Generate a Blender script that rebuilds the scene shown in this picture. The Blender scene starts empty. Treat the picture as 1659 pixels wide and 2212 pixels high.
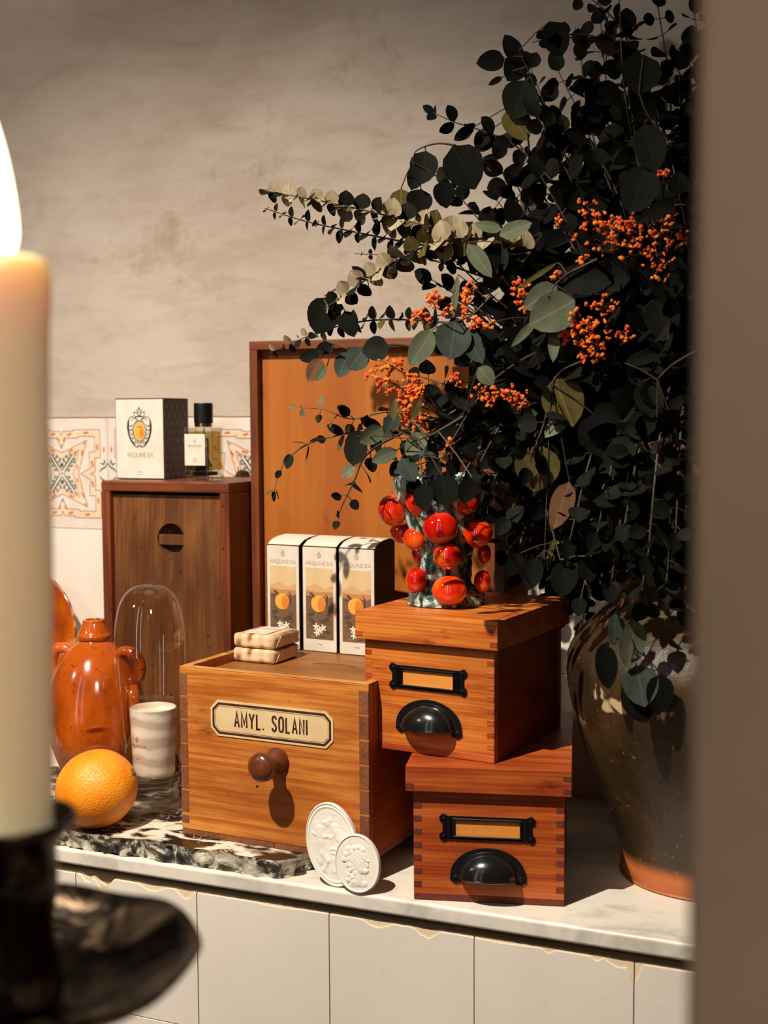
import bpy, bmesh, math, random
from mathutils import Vector, Matrix, noise
random.seed(7)
PI = math.pi
SC = bpy.context.scene
COL = SC.collection
W, H = 1659, 2212

# ------------------------------------------------------------------ camera
F_PX = 2814.5
PITCH, YAW, ROLL = 0.0736, 0.4060, -0.0058
CAM = Vector((0.4581, -1.1242, 0.4485))
FW = Vector((-math.sin(YAW) * math.cos(PITCH), math.cos(YAW) * math.cos(PITCH), -math.sin(PITCH)))
_r = Vector((math.cos(YAW), math.sin(YAW), 0)); _u = _r.cross(FW)
RT = _r * math.cos(ROLL) + _u * math.sin(ROLL)
UP = -_r * math.sin(ROLL) + _u * math.cos(ROLL)
cd = bpy.data.cameras.new('camera'); camo = bpy.data.objects.new('camera', cd); COL.objects.link(camo)
camo.matrix_world = Matrix(((RT.x, UP.x, -FW.x, CAM.x), (RT.y, UP.y, -FW.y, CAM.y), (RT.z, UP.z, -FW.z, CAM.z), (0, 0, 0, 1)))
cd.sensor_fit = 'VERTICAL'; cd.sensor_height = 36.0; cd.lens = 36.0 * F_PX / H
cd.clip_start = 0.02
cd.dof.use_dof = True; cd.dof.focus_distance = 1.30; cd.dof.aperture_fstop = 6.0
SC.camera = camo

def at(px, py, Y):
    """point of the plane y = Y seen at pixel (px, py)"""
    d = FW + RT * ((px - W / 2) / F_PX) - UP * ((py - H / 2) / F_PX)
    return CAM + d * ((Y - CAM.y) / d.y)
def atz(px, py, z):
    d = FW + RT * ((px - W / 2) / F_PX) - UP * ((py - H / 2) / F_PX)
    return CAM + d * ((z - CAM.z) / d.z)
def mpp(p):  # metres per pixel at a point
    return (Vector(p) - CAM).dot(FW) / F_PX

# ------------------------------------------------------------------ world, lights, exposure
wd = bpy.data.worlds.new('world'); SC.world = wd; wd.use_nodes = True
bg = wd.node_tree.nodes['Background']; bg.inputs[0].default_value = (1.0, 0.80, 0.60, 1); bg.inputs[1].default_value = 0.010
def lamp(name, kind, loc, target, power, col, **kw):
    l = bpy.data.lights.new(name, kind); l.energy = power; l.color = col
    for k, v in kw.items(): setattr(l, k, v)
    o = bpy.data.objects.new(name, l); COL.objects.link(o); o.location = loc
    o.rotation_euler = (Vector(target) - Vector(loc)).to_track_quat('-Z', 'Y').to_euler()
    return o
KEY = Vector((-0.33, -1.06, 1.72))
lamp('key_or_fill_spot', 'SPOT', KEY, (-0.37, -0.03, -0.03), 355, (1.0, 0.885, 0.75), spot_size=math.radians(66), spot_blend=0.88, shadow_soft_size=0.016)
lamp('key_or_fill_spot', 'SPOT', (-1.5, -1.6, 1.5), (-0.20, 0.36, 0.98), 66, (1.0, 0.86, 0.72), spot_size=math.radians(60), spot_blend=1.0, shadow_soft_size=0.10)  # added fill spot that lifts the upper wall, not a known ceiling lamp
lamp('daylight_opening', 'AREA', (-0.9, -3.4, 1.0), (-0.1, 0.1, 0.5), 9.0, (0.94, 0.92, 1.0), shape='RECTANGLE', size=0.09, size_y=3.2)
lamp('daylight_opening', 'AREA', (-0.1, -3.7, 1.1), (-0.1, 0.1, 0.5), 5.5, (0.90, 0.90, 1.0), shape='RECTANGLE', size=0.06, size_y=3.2)
lamp('post_fill_lamp', 'AREA', (1.25, -1.75, 1.5), (0.9, -0.77, 0.6), 29.0, (1.0, 0.84, 0.68), shape='DISK', size=0.4)  # added fill, placed so that only the foreground post is brightened
SC.view_settings.view_transform = 'Standard'; SC.view_settings.look = 'None'
SC.view_settings.exposure = -0.48; SC.view_settings.gamma = 1.0

# ------------------------------------------------------------------ materials
def lin(c):
    c = c / 255.0
    return c / 12.92 if c <= 0.04045 else ((c + 0.055) / 1.055) ** 2.4
def S(r, g, b): return (lin(r), lin(g), lin(b), 1.0)
class NT:
    def __init__(s, name):
        s.m = bpy.data.materials.new(name); s.m.use_nodes = True; s.t = s.m.node_tree; s.n = s.t.nodes; s.l = s.t.links
        s.b = s.n['Principled BSDF']
    def add(s, typ, **kw):
        n = s.n.new(typ)
        for k, v in kw.items():
            if k == 'inp':
                for a, c in v.items():
                    if isinstance(c, bpy.types.NodeSocket): s.l.new(c, n.inputs[a])
                    else: n.inputs[a].default_value = c
            else: setattr(n, k, v)
        return n
    def set(s, **kw):
        for k, v in kw.items():
            k = k.replace('_', ' ')
            if isinstance(v, bpy.types.NodeSocket): s.l.new(v, s.b.inputs[k])
            else: s.b.inputs[k].default_value = v
        return s
    def coord(s, scale=(1, 1, 1), out='Object', rot=(0, 0, 0), loc=(0, 0, 0)):
        tc = s.add('ShaderNodeTexCoord')
        return s.add('ShaderNodeMapping', inp={'Vector': tc.outputs[out], 'Scale': scale, 'Rotation': rot, 'Location': loc}).outputs[0]
    def noise(s, vec, scale, detail=4, rough=.5, dist=0):
        return s.add('ShaderNodeTexNoise', inp={'Vector': vec, 'Scale': scale, 'Detail': detail, 'Roughness': rough, 'Distortion': dist}).outputs[0]
    def ramp(s, fac, stops):
        r = s.add('ShaderNodeValToRGB', inp={'Fac': fac}); e = r.color_ramp.elements
        while len(e) < len(stops): e.new(.5)
        for x, (p, c) in zip(e, stops):
            x.position = p; x.color = c if len(c) == 4 else (*c, 1)
        return r.outputs[0]
    def mix(s, fac, a, b, mode='MIX'):
        n = s.add('ShaderNodeMix', data_type='RGBA', blend_type=mode)
        for i, v in ((0, fac), (6, a), (7, b)):
            if isinstance(v, bpy.types.NodeSocket): s.l.new(v, n.inputs[i])
            else: n.inputs[i].default_value = v
        return n.outputs[2]
    def math(s, op, a, b=0.0):
        n = s.add('ShaderNodeMath', operation=op)
        for i, v in ((0, a), (1, b)):
            if isinstance(v, bpy.types.NodeSocket): s.l.new(v, n.inputs[i])
            else: n.inputs[i].default_value = v
        return n.outputs[0]
    def bump(s, h, strength=.3, dist=.001):
        b = s.add('ShaderNodeBump', inp={'Height': h, 'Strength': strength, 'Distance': dist})
        s.l.new(b.outputs[0], s.b.inputs['Normal']); return s
BW = [(0, (0, 0, 0)), (1, (1, 1, 1))]
def G(v): return (v, v, v)
def plain(name, col, rough=.5, metal=0.0, **kw):
    t = NT(name); t.set(Base_Color=col, Roughness=rough, Metallic=metal)
    v = t.noise(t.coord(), 40, 3); c = t.mix(.12, col, t.ramp(v, [(.3, G(.0)), (.7, G(1.0))]), 'OVERLAY'); t.set(Base_Color=c, **kw)
    return t.m
def wood(name, light, mid, dark, grain='x', bands=55, stretch=.09, spec=.35, rough=.42, holes=True, seed=0, patch=.5, contrast=.8, warp=.08, wavy=.25):
    t = NT(name)
    sc = {'x': (stretch, 1, 1), 'y': (1, stretch, 1), 'z': (1, 1, stretch)}[grain]
    v = t.coord(sc, loc=(seed * 1.37, seed * .71, seed * .93))
    n1 = t.noise(v, 9, 2, .5)                                  # broad warps
    vv = t.add('ShaderNodeMixRGB', inp={'Fac': warp, 'Color1': v, 'Color2': t.add('ShaderNodeTexNoise', inp={'Vector': v, 'Scale': 8.0, 'Detail': 2.0}).outputs[1]}).outputs[0]
    w = t.add('ShaderNodeTexWave', bands_direction={'x': 'Z', 'y': 'X', 'z': 'X'}[grain], inp={'Vector': vv, 'Scale': bands, 'Distortion': 2.2, 'Detail': 3.0, 'Detail Scale': 2.0, 'Detail Roughness': .6}).outputs[1]
    lines = t.noise(vv, bands * 1.25, 2.5, .55)
    w = t.mix(wavy, t.ramp(lines, [(.40, G(0)), (.60, G(1))]), t.ramp(w, [(.0, G(0)), (.5, G(.2)), (.9, G(.85)), (1, G(1))]))
    fine = t.noise(t.coord(tuple(x if x == 1 else .02 for x in sc)), 420, 3, .7)
    blot = t.noise(t.coord(tuple(x if x == 1 else .4 for x in sc), loc=(seed, seed, 3)), 14, 4, .6)
    c = t.mix(w, light, mid)
    c = t.mix(t.ramp(blot, [(.35, G(0)), (.7, G(patch))]), c, dark)
    c = t.mix(t.math('MULTIPLY', t.ramp(fine, [(.45, G(0)), (.75, G(1))]), contrast * .5), c, dark)
    kn = t.noise(t.coord(tuple(x if x == 1 else .5 for x in sc), loc=(5 + seed, 2, 8)), 30, 4, .65)
    c = t.mix(t.ramp(kn, [(.64, G(0)), (.74, G(.7))]), c, (dark[0] * .35, dark[1] * .3, dark[2] * .3, 1))
    if holes:
        vo = t.add('ShaderNodeTexVoronoi', inp={'Vector': t.coord((1, 1, 1)), 'Scale': 75.0})
        h = t.ramp(vo.outputs[0], [(.085, G(1)), (.125, G(0))])
        sel = t.ramp(t.add('ShaderNodeSeparateColor', inp={'Color': vo.outputs[1]}).outputs[0], [(.66, G(0)), (.68, G(1))])
        c = t.mix(t.math('MULTIPLY', h, sel), c, S(35, 12, 5))
    t.set(Base_Color=c, Roughness=t.ramp(fine, [(0, G(rough - .08)), (1, G(rough + .15))]), Specular_IOR_Level=spec)
    t.bump(t.math('ADD', fine, t.math('MULTIPLY', w, .8)), .25, .0004)
    return t.m
def endgrain(name, a, b):
    t = NT(name); v = t.coord((1, 1, 1)); n = t.noise(v, 260, 4, .7); m = t.noise(v, 40, 2)
    t.set(Base_Color=t.mix(t.ramp(t.mix(.4, n, m), [(.35, G(0)), (.65, G(1))]), a, b), Roughness=.75); t.bump(n, .6, .0006); return t.m

M = {}
M['pine'] = wood('old_pine', S(222, 148, 66), S(176, 92, 30), S(142, 64, 20), 'x', 150, .05, seed=1, patch=.75, warp=.05)
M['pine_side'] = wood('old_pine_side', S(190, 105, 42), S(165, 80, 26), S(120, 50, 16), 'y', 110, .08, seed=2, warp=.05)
M['pine_lid'] = wood('pine_lid', S(165, 110, 52), S(140, 86, 36), S(92, 50, 20), 'x', 30, .1, seed=3, patch=.7)
M['pine_rim'] = wood('pine_rim', S(215, 160, 88), S(190, 128, 60), S(140, 80, 32), 'x', 60, .1, seed=4, holes=False)
M['end'] = endgrain('end_grain', S(142, 86, 46), S(96, 52, 28))
M['end_red'] = endgrain('end_grain_red', S(120, 46, 18), S(74, 24, 12))
M['amber'] = wood('amber_pine', S(226, 138, 54), S(174, 78, 24), S(132, 52, 16), 'x', 95, .07, .45, .36, warp=.05, seed=5, holes=False, patch=.6)
M['amber2'] = wood('red_pine', S(210, 110, 46), S(160, 62, 22), S(118, 40, 14), 'x', 85, .08, .45, .36, warp=.06, seed=9, holes=False, patch=.6)
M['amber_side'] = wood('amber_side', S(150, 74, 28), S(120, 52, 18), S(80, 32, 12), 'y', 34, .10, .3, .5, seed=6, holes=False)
M['umber'] = wood('umber_wood', S(134, 86, 46), S(98, 56, 28), S(66, 36, 18), 'z', 60, .10, .35, .42, seed=7, patch=.75)
M['umber_rim'] = wood('umber_rim', S(144, 74, 36), S(98, 42, 20), S(54, 22, 11), 'x', 40, .10, .45, .38, seed=8, patch=.8)
M['umber_rimz'] = wood('umber_rim_upright', S(144, 74, 36), S(98, 42, 20), S(54, 22, 11), 'z', 40, .10, .45, .38, seed=8, patch=.8)
M['honey'] = wood('honey_panel', S(174, 102, 32), S(156, 84, 25), S(138, 70, 20), 'z', 26, .03, .3, .5, seed=11, holes=False, patch=.35, contrast=.35, warp=.02, wavy=0)
M['frame_x'] = wood('frame_wood', S(150, 86, 42), S(120, 60, 28), S(72, 30, 14), 'x', 40, .12, .3, .5, seed=12, patch=.8)
M['frame_z'] = wood('frame_wood_upright', S(138, 76, 36), S(112, 54, 24), S(68, 28, 13), 'z', 40, .12, .3, .5, seed=13, patch=.8)
M['knobwood'] = wood('knob_wood', S(120, 62, 32), S(92, 44, 22), S(60, 26, 14), 'y', 40, .2, .6, .22, seed=14, holes=False)
M['black'] = plain('black_enamel', S(22, 22, 22), .22, 0, Coat_Weight=.4)
M['blackmetal'] = plain('blackened_metal', S(26, 25, 24), .33, .6)
M['screw'] = plain('worn_screw', S(120, 100, 80), .35, 1)
M['cap'] = plain('black_cap', S(14, 14, 16), .35)
M['card'] = plain('white_card', S(214, 204, 188), .6)
M['cardedge'] = plain('dark_card_edge', S(52, 34, 22), .6)
M['paper'] = plain('cream_paper', S(218, 190, 140), .65)
M['ink'] = plain('brown_ink', S(62, 28, 18), .6)
M['ink_line'] = plain('brown_ink_line', S(130, 84, 56), .6)
M['gilt'] = plain('embossed_grey', S(176, 162, 138), .4)
M['dark_ink'] = plain('dark_ink', S(34, 28, 24), .5)
M['grey_ink'] = plain('grey_ink', S(150, 138, 120), .6)
M['print_orange'] = plain('printed_orange', S(232, 158, 62), .6)
M['print_orange2'] = plain('printed_orange_shade', S(206, 120, 40), .6)
M['p_sky'] = plain('printed_sky', S(205, 178, 132), .6); M['p_hill'] = plain('printed_hill', S(176, 122, 76), .6)
M['p_hill2'] = plain('printed_far_hill', S(196, 156, 106), .6)
M['p_land'] = plain('printed_land', S(112, 82, 58), .6); M['p_leaf'] = plain('printed_leaf', S(74, 64, 42), .6)
M['p_line'] = plain('printed_line', S(60, 44, 34), .6); M['p_rock'] = plain('printed_rock', S(148, 106, 62), .6)
M['p_flower'] = plain('printed_flower', S(246, 236, 205), .6)
M['plaster_white'] = plain('plaster_white', S(228, 221, 208), .7)

def stone_white():
    t = NT('white_marble'); v = t.coord((1, 2.2, 1), rot=(0, 0, .3))
    n = t.noise(v, 7, 6, .62, 1.2); c = t.mix(t.ramp(n, [(.48, G(0)), (.62, G(.6)), (.72, G(0))]), S(228, 222, 208), S(170, 164, 150))
    n2 = t.noise(t.coord(), 55, 3); c = t.mix(t.ramp(n2, [(.6, G(0)), (.75, G(.22))]), c, S(150, 140, 122))
    t.set(Base_Color=c, Roughness=.32); return t.m
def stone_dark():
    t = NT('dark_veined_marble')
    v = t.coord((1, 1.8, 1.4), rot=(0, .1, .25)); d = t.add('ShaderNodeMixRGB', inp={'Fac': .10, 'Color1': v, 'Color2': t.add('ShaderNodeTexNoise', inp={'Vector': v, 'Scale': 14.0, 'Detail': 5.0}).outputs[1]}).outputs[0]
    vo = t.add('ShaderNodeTexVoronoi', feature='DISTANCE_TO_EDGE', inp={'Vector': d, 'Scale': 16.0}).outputs[0]
    vo2 = t.add('ShaderNodeTexVoronoi', feature='DISTANCE_TO_EDGE', inp={'Vector': d, 'Scale': 52.0}).outputs[0]
    n = t.noise(v, 11, 5, .6, .6)
    wide = t.math('MULTIPLY', t.ramp(vo, [(.05, G(1)), (.13, G(0))]), t.ramp(n, [(.36, G(0)), (.46, G(1))]))
    thin = t.math('MULTIPLY', t.ramp(vo2, [(.02, G(1)), (.05, G(0))]), t.ramp(n, [(.46, G(0)), (.56, G(.85))]))
    base = t.mix(t.ramp(t.noise(v, 25, 5, .7), [(.4, G(0)), (.65, G(1))]), S(52, 34, 25), S(24, 22, 20))
    c = t.mix(t.math('MAXIMUM', wide, thin), base, S(232, 222, 200))
    t.set(Base_Color=c, Roughness=.22); return t.m
def stone_broken():
    t = NT('broken_marble_edge'); v = t.coord((1, 1, 1)); n = t.noise(v, 26, 6, .7, 1.5); n2 = t.noise(v, 120, 4, .7)
    c = t.ramp(n, [(.40, S(30, 30, 28)), (.48, S(86, 84, 76)), (.53, S(206, 196, 172)), (.7, S(232, 222, 200))])
    c = t.mix(t.ramp(n2, [(.5, G(0)), (.7, G(.4))]), c, S(60, 54, 46)); t.set(Base_Color=c, Roughness=.6); t.bump(n2, .8, .002); return t.m
def tile_glaze():
    t = NT('white_glazed_tile'); v = t.coord()
    n = t.noise(v, 5, 3); c = t.mix(t.ramp(n, [(.3, G(0)), (.7, G(1))]), S(236, 228, 214), S(224, 216, 203))
    n2 = t.noise(v, 90, 4, .7); c = t.mix(t.ramp(n2, [(.62, G(0)), (.8, G(.25))]), c, S(170, 152, 122))
    t.set(Base_Color=c, Roughness=.28); t.bump(n, .12, .004); return t.m
def plaster():
    t = NT('mottled_lime_plaster')
    v = t.coord((1, 1, 1)); d1 = t.noise(t.coord((1.0, 1, 1.5), rot=(0, .75, 0)), 3.2, 5, .55, .8)
    c = t.ramp(d1, [(.3, S(172, 156, 141)), (.5, S(186, 173, 159)), (.7, S(196, 184, 170))])
    n2 = t.noise(t.coord((.5, 1, 1.5), rot=(0, -.75, 0)), 24, 6, .66, .5)
    c = t.mix(t.ramp(n2, [(.46, G(0)), (.72, G(.34))]), c, S(140, 114, 90))
    n3 = t.noise(t.coord((1, 1, 1), loc=(3, 0, 1)), 5, 7, .78, .2)
    c = t.mix(t.ramp(n3, [(.57, G(0)), (.72, G(.5))]), c, S(132, 100, 70))
    f = t.noise(v, 160, 4, .7); t.set(Base_Color=c, Roughness=.85)
    t.bump(t.math('ADD', t.math('MULTIPLY', n2, 2.0), t.math('ADD', f, t.math('MULTIPLY', n3, 2.5))), .35, .0012); return t.m
def terracotta():
    t = NT('amber_glazed_terracotta'); v = t.coord()
    n = t.noise(t.coord((1, 1, .6)), 18, 3, .5, .2); c = t.ramp(n, [(.30, S(108, 40, 8)), (.45, S(158, 68, 12)), (.62, S(188, 90, 18)), (.78, S(216, 126, 38))])
    s = t.noise(v, 220, 2); c = t.mix(t.ramp(s, [(.62, G(0)), (.72, G(.6))]), c, S(90, 26, 8))
    t.set(Base_Color=c, Roughness=.16, Coat_Weight=.6, Coat_Roughness=.08); t.bump(t.noise(v, 30, 3), .25, .002); return t.m
def terracotta_raw():
    t = NT('unglazed_terracotta'); n = t.noise(t.coord(), 40, 5)
    t.set(Base_Color=t.ramp(n, [(.3, S(150, 74, 40)), (.7, S(186, 100, 58))]), Roughness=.6); return t.m
def pot_glaze():
    t = NT('worn_olive_glaze'); v = t.coord((1, 1, .6)); n = t.noise(v, 12, 6, .65, .7)
    c = t.ramp(n, [(.3, S(32, 22, 12)), (.5, S(54, 38, 19)), (.7, S(84, 62, 27))])  # glaze browns darkened to carry the shade under the bouquet
    p = t.noise(t.coord((1, 1, .7), loc=(.4, .2, .1)), 20, 4, .55, .4); zc = t.add('ShaderNodeSeparateXYZ', inp={'Vector': t.coord()}).outputs[2]
    pz = t.ramp(zc, [(.15, G(0)), (.17, G(1)), (.215, G(1)), (.225, G(0))])
    c = t.mix(t.math('MULTIPLY', t.ramp(p, [(.60, G(0)), (.615, G(1))]), pz), c, S(196, 172, 128))
    c = t.mix(t.ramp(t.noise(v, 200, 2), [(.68, G(0)), (.74, G(.7))]), c, S(150, 120, 76))
    foot = t.ramp(zc, [(.018, G(1)), (.026, G(0))]); c = t.mix(foot, c, S(176, 98, 50))
    t.set(Base_Color=c, Roughness=t.ramp(n, [(0, G(.34)), (1, G(.6))])); t.bump(t.noise(v, 130, 3, .7), .5, .002); return t.m
def orange_peel():
    t = NT('orange_peel'); v = t.coord(); vo = t.add('ShaderNodeTexVoronoi', inp={'Vector': v, 'Scale': 520.0}).outputs[0]
    n = t.noise(v, 30, 3); t.set(Base_Color=t.ramp(n, [(.3, S(238, 132, 14)), (.7, S(250, 160, 34))]), Roughness=.42, Subsurface_Weight=.12, Subsurface_Radius=(.006, .003, .001), Subsurface_Scale=.6)
    t.bump(t.math('ADD', vo, t.math('MULTIPLY', n, 1.2)), .38, .0012); return t.m
def fruit_glaze():
    t = NT('red_orange_glaze'); v = t.coord(); n = t.noise(v, 34, 3, .5, .8)
    t.set(Base_Color=t.ramp(n, [(.38, S(176, 18, 8)), (.55, S(216, 50, 12)), (.72, S(240, 104, 26))]), Roughness=.09, Coat_Weight=.8, Coat_Roughness=.04); return t.m
def vase_glaze():
    t = NT('green_white_glaze'); v = t.coord((1, 1, .6)); n = t.noise(v, 80, 5, .65, 1.0)
    t.set(Base_Color=t.ramp(n, [(.40, S(20, 32, 26)), (.50, S(60, 84, 74)), (.60, S(184, 200, 188))]), Roughness=.14, Coat_Weight=.6); t.bump(n, .8, .003); return t.m
def leafmat(name, a, b, vein, rough=.55, sub=0.0):
    t = NT(name); v = t.coord(); n = t.noise(v, 60, 4, .6); c = t.ramp(n, [(.35, a), (.7, b)])
    uv = t.add('ShaderNodeSeparateXYZ', inp={'Vector': t.add('ShaderNodeTexCoord').outputs['UV']})
    m = t.math('ABSOLUTE', t.math('SUBTRACT', uv.outputs[0], .5)); c = t.mix(t.ramp(m, [(.012, G(.6)), (.03, G(0))]), c, vein)
    w = t.math('ADD', t.math('MULTIPLY', m, 1.4), uv.outputs[1]); sv = t.math('ABSOLUTE', t.math('SUBTRACT', t.math('FRACT', t.math('MULTIPLY', w, 6.0)), .5))
    c = t.mix(t.ramp(sv, [(.0, G(.22)), (.06, G(0))]), c, vein)
    t.set(Base_Color=c, Roughness=.68, Specular_IOR_Level=.08); return t.m
def hearts():
    t = NT('brown_card_with_hearts'); uv = t.add('ShaderNodeTexCoord').outputs['Object']
    sp = t.add('ShaderNodeSeparateXYZ', inp={'Vector': uv})
    u = t.math('DIVIDE', sp.outputs[1], .013); w = t.math('DIVIDE', sp.outputs[2], .0105)
    row = t.math('FLOOR', w); u = t.math('ADD', u, t.math('MULTIPLY', t.math('MODULO', row, 2.0), .5))
    fu = t.math('ABSOLUTE', t.math('SUBTRACT', t.math('FRACT', u), .5)); fw = t.math('FRACT', w)
    tri = t.math('LESS_THAN', fu, t.math('MULTIPLY', t.math('SUBTRACT', fw, .12), .55))
    top = t.math('LESS_THAN', fw, t.math('ADD', .66, t.math('MULTIPLY', t.math('SINE', t.math('MULTIPLY', fu, 11.0)), .14)))
    h = t.math('MULTIPLY', tri, top)
    n = t.noise(t.coord(), 300, 3)
    t.set(Base_Color=t.mix(t.math('MULTIPLY', h, n), S(46, 28, 18), S(132, 74, 42)), Roughness=.6); return t.m
def thin_glass(name, tint, refl=1.0, rough=.0):
    t = NT(name); o = t.n['Material Output']
    tr = t.add('ShaderNodeBsdfTransparent', inp={'Color': tint}); gl = t.add('ShaderNodeBsdfGlossy', inp={'Color': (refl, refl, refl, 1), 'Roughness': rough})
    fa = t.add('ShaderNodeLayerWeight', inp={'Blend': .5}).outputs['Facing']; fr = t.math('ADD', t.math('MULTIPLY', t.math('POWER', fa, 4.0), .75), .08); mx = t.add('ShaderNodeMixShader', inp={0: fr, 1: tr.outputs[0], 2: gl.outputs[0]})
    t.l.new(mx.outputs[0], o.inputs[0]); return t.m
def swirl():
    t = NT('swirled_white_ceramic'); v = t.coord((1, 1, 1), rot=(.5, .7, .2), loc=(.02, .0, .03))
    w = t.add('ShaderNodeTexWave', wave_type='RINGS', rings_direction='SPHERICAL', inp={'Vector': v, 'Scale': 17.0, 'Distortion': 5.0, 'Detail': 3.0, 'Detail Scale': 1.2}).outputs[1]
    t.set(Base_Color=t.ramp(w, [(.35, S(214, 200, 186)), (.6, S(238, 228, 214)), (.9, S(250, 244, 234))]), Roughness=.35); return t.m
def wrap():
    t = NT('patterned_wrapping_paper'); v = t.coord((1, 1, 1))
    w = t.add('ShaderNodeTexWave', bands_direction='X', inp={'Vector': v, 'Scale': 22.0, 'Distortion': 1.0}).outputs[1]
    n = t.noise(v, 60, 3); c = t.ramp(w, [(.1, S(222, 190, 150)), (.6, S(190, 140, 96)), (.95, S(134, 90, 58))])
    c = t.mix(t.ramp(n, [(.42, G(0)), (.60, G(.8))]), c, S(226, 196, 158)); t.set(Base_Color=c, Roughness=.55); t.bump(n, .3, .001); return t.m
def wax():
    t = NT('ivory_wax'); t.set(Base_Color=S(250, 226, 192), Roughness=.4, Subsurface_Weight=1.0, Subsurface_Radius=(.032, .015, .006), Subsurface_Scale=1.0); return t.m
def tarnish():
    t = NT('tarnished_bronze'); v = t.coord(); n = t.noise(v, 38, 4, .6, .8)
    t.set(Base_Color=t.ramp(n, [(.46, S(26, 18, 11)), (.62, S(104, 86, 66))]), Roughness=t.ramp(n, [(.4, G(.3)), (.7, G(.45))]), Metallic=.85); t.bump(n, .6, .004); return t.m
M['stone_white'] = stone_white(); M['stone_dark'] = stone_dark(); M['stone_broken'] = stone_broken()
M['tile'] = tile_glaze(); M['plaster'] = plaster(); M['terra'] = terracotta(); M['terra_raw'] = terracotta_raw(); M['pot'] = pot_glaze()
M['peel'] = orange_peel(); M['fruit'] = fruit_glaze(); M['vase'] = vase_glaze(); M['hearts'] = hearts()
M['dome'] = thin_glass('clear_dome_glass', (.93, .91, .87, 1)); M['bottleglass'] = thin_glass('bottle_glass', (.90, .88, .80, 1))
M['liquid'] = thin_glass('pale_gold_liquid', (.74, .66, .38, 1), .6); M['swirl'] = swirl(); M['wrap'] = wrap(); M['wax'] = wax(); M['bronze'] = tarnish()
M['candlewax'] = plain('white_candle_wax', S(236, 226, 206), .4)
M['biscuit'] = plain('chipped_clay', S(226, 206, 172), .9); M['mortar'] = plain('dark_mortar', S(84, 68, 52), .95); M['grout'] = plain('old_grout', S(120, 104, 82), .9)
M['floor'] = plain('floor_tile', S(120, 84, 58), .5); M['jamb'] = None
M['fr_line'] = plain('frieze_outline', S(128, 108, 110), .4); M['fr_fill'] = plain('frieze_cream', S(232, 206, 176), .35)
M['fr_orange'] = plain('frieze_orange', S(206, 88, 36), .35); M['fr_yellow'] = plain('frieze_yellow', S(226, 190, 128), .35); M['fr_green'] = plain('frieze_green', S(20, 74, 48), .35)
M['fr_tile'] = plain('frieze_tile_glaze', S(222, 208, 196), .25); M['crack'] = plain('crack_line', S(128, 90, 62), .9)
M['stem'] = plain('brown_stem', S(58, 44, 30), .6); M['stem_g'] = plain('green_stem', S(92, 84, 58), .6)
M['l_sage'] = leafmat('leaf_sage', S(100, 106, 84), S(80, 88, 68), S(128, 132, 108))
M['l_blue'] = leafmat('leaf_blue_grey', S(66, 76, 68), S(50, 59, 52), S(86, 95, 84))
M['l_dark'] = leafmat('leaf_dark_shaded_green', S(24, 26, 19), S(15, 17, 12), S(32, 35, 25))  # dark green lowered further: the bouquet's low light put into the colour
M['l_black'] = leafmat('leaf_shadow_green', S(14, 15, 12), S(9, 10, 8), S(16, 18, 14))  # near-black green, shade inside the bouquet put into the leaf colour
M['l_olive'] = leafmat('leaf_olive', S(92, 80, 42), S(62, 56, 30), S(116, 104, 64))
M['l_brown'] = leafmat('leaf_dry_brown', S(112, 80, 58), S(86, 60, 42), S(130, 96, 70))
M['l_disc'] = leafmat('leaf_pale_disc', S(160, 147, 118), S(126, 112, 84), S(176, 164, 134))
t_ = NT('orange_blossom'); t_.set(Base_Color=t_.ramp(t_.noise(t_.coord(), 90, 2), [(.35, S(200, 58, 8)), (.65, S(244, 134, 30))]), Roughness=.7); M['blossom'] = t_.m
LEAF = ['l_sage', 'l_blue', 'l_dark', 'l_black', 'l_olive', 'l_brown', 'l_disc', 'stem', 'stem_g']
LI = {k: i for i, k in enumerate(LEAF)}
LM = [M[k] for k in LEAF]
def jambmat():
    t = NT('old_beige_plaster'); v = t.coord(); n = t.noise(v, 6, 5, .6); 
    t.set(Base_Color=t.ramp(n, [(.3, S(132, 112, 92)), (.7, S(158, 136, 114))]), Roughness=.8); return t.m
M['jamb'] = jambmat()
def flamemat():
    t = NT('candle_flame'); o = t.n['Material Output']; e = t.add('ShaderNodeEmission', inp={'Color': (1, .86, .62, 1), 'Strength': 9.0}); t.l.new(e.outputs[0], o.inputs[0]); return t.m
M['flame'] = flamemat()

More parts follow.
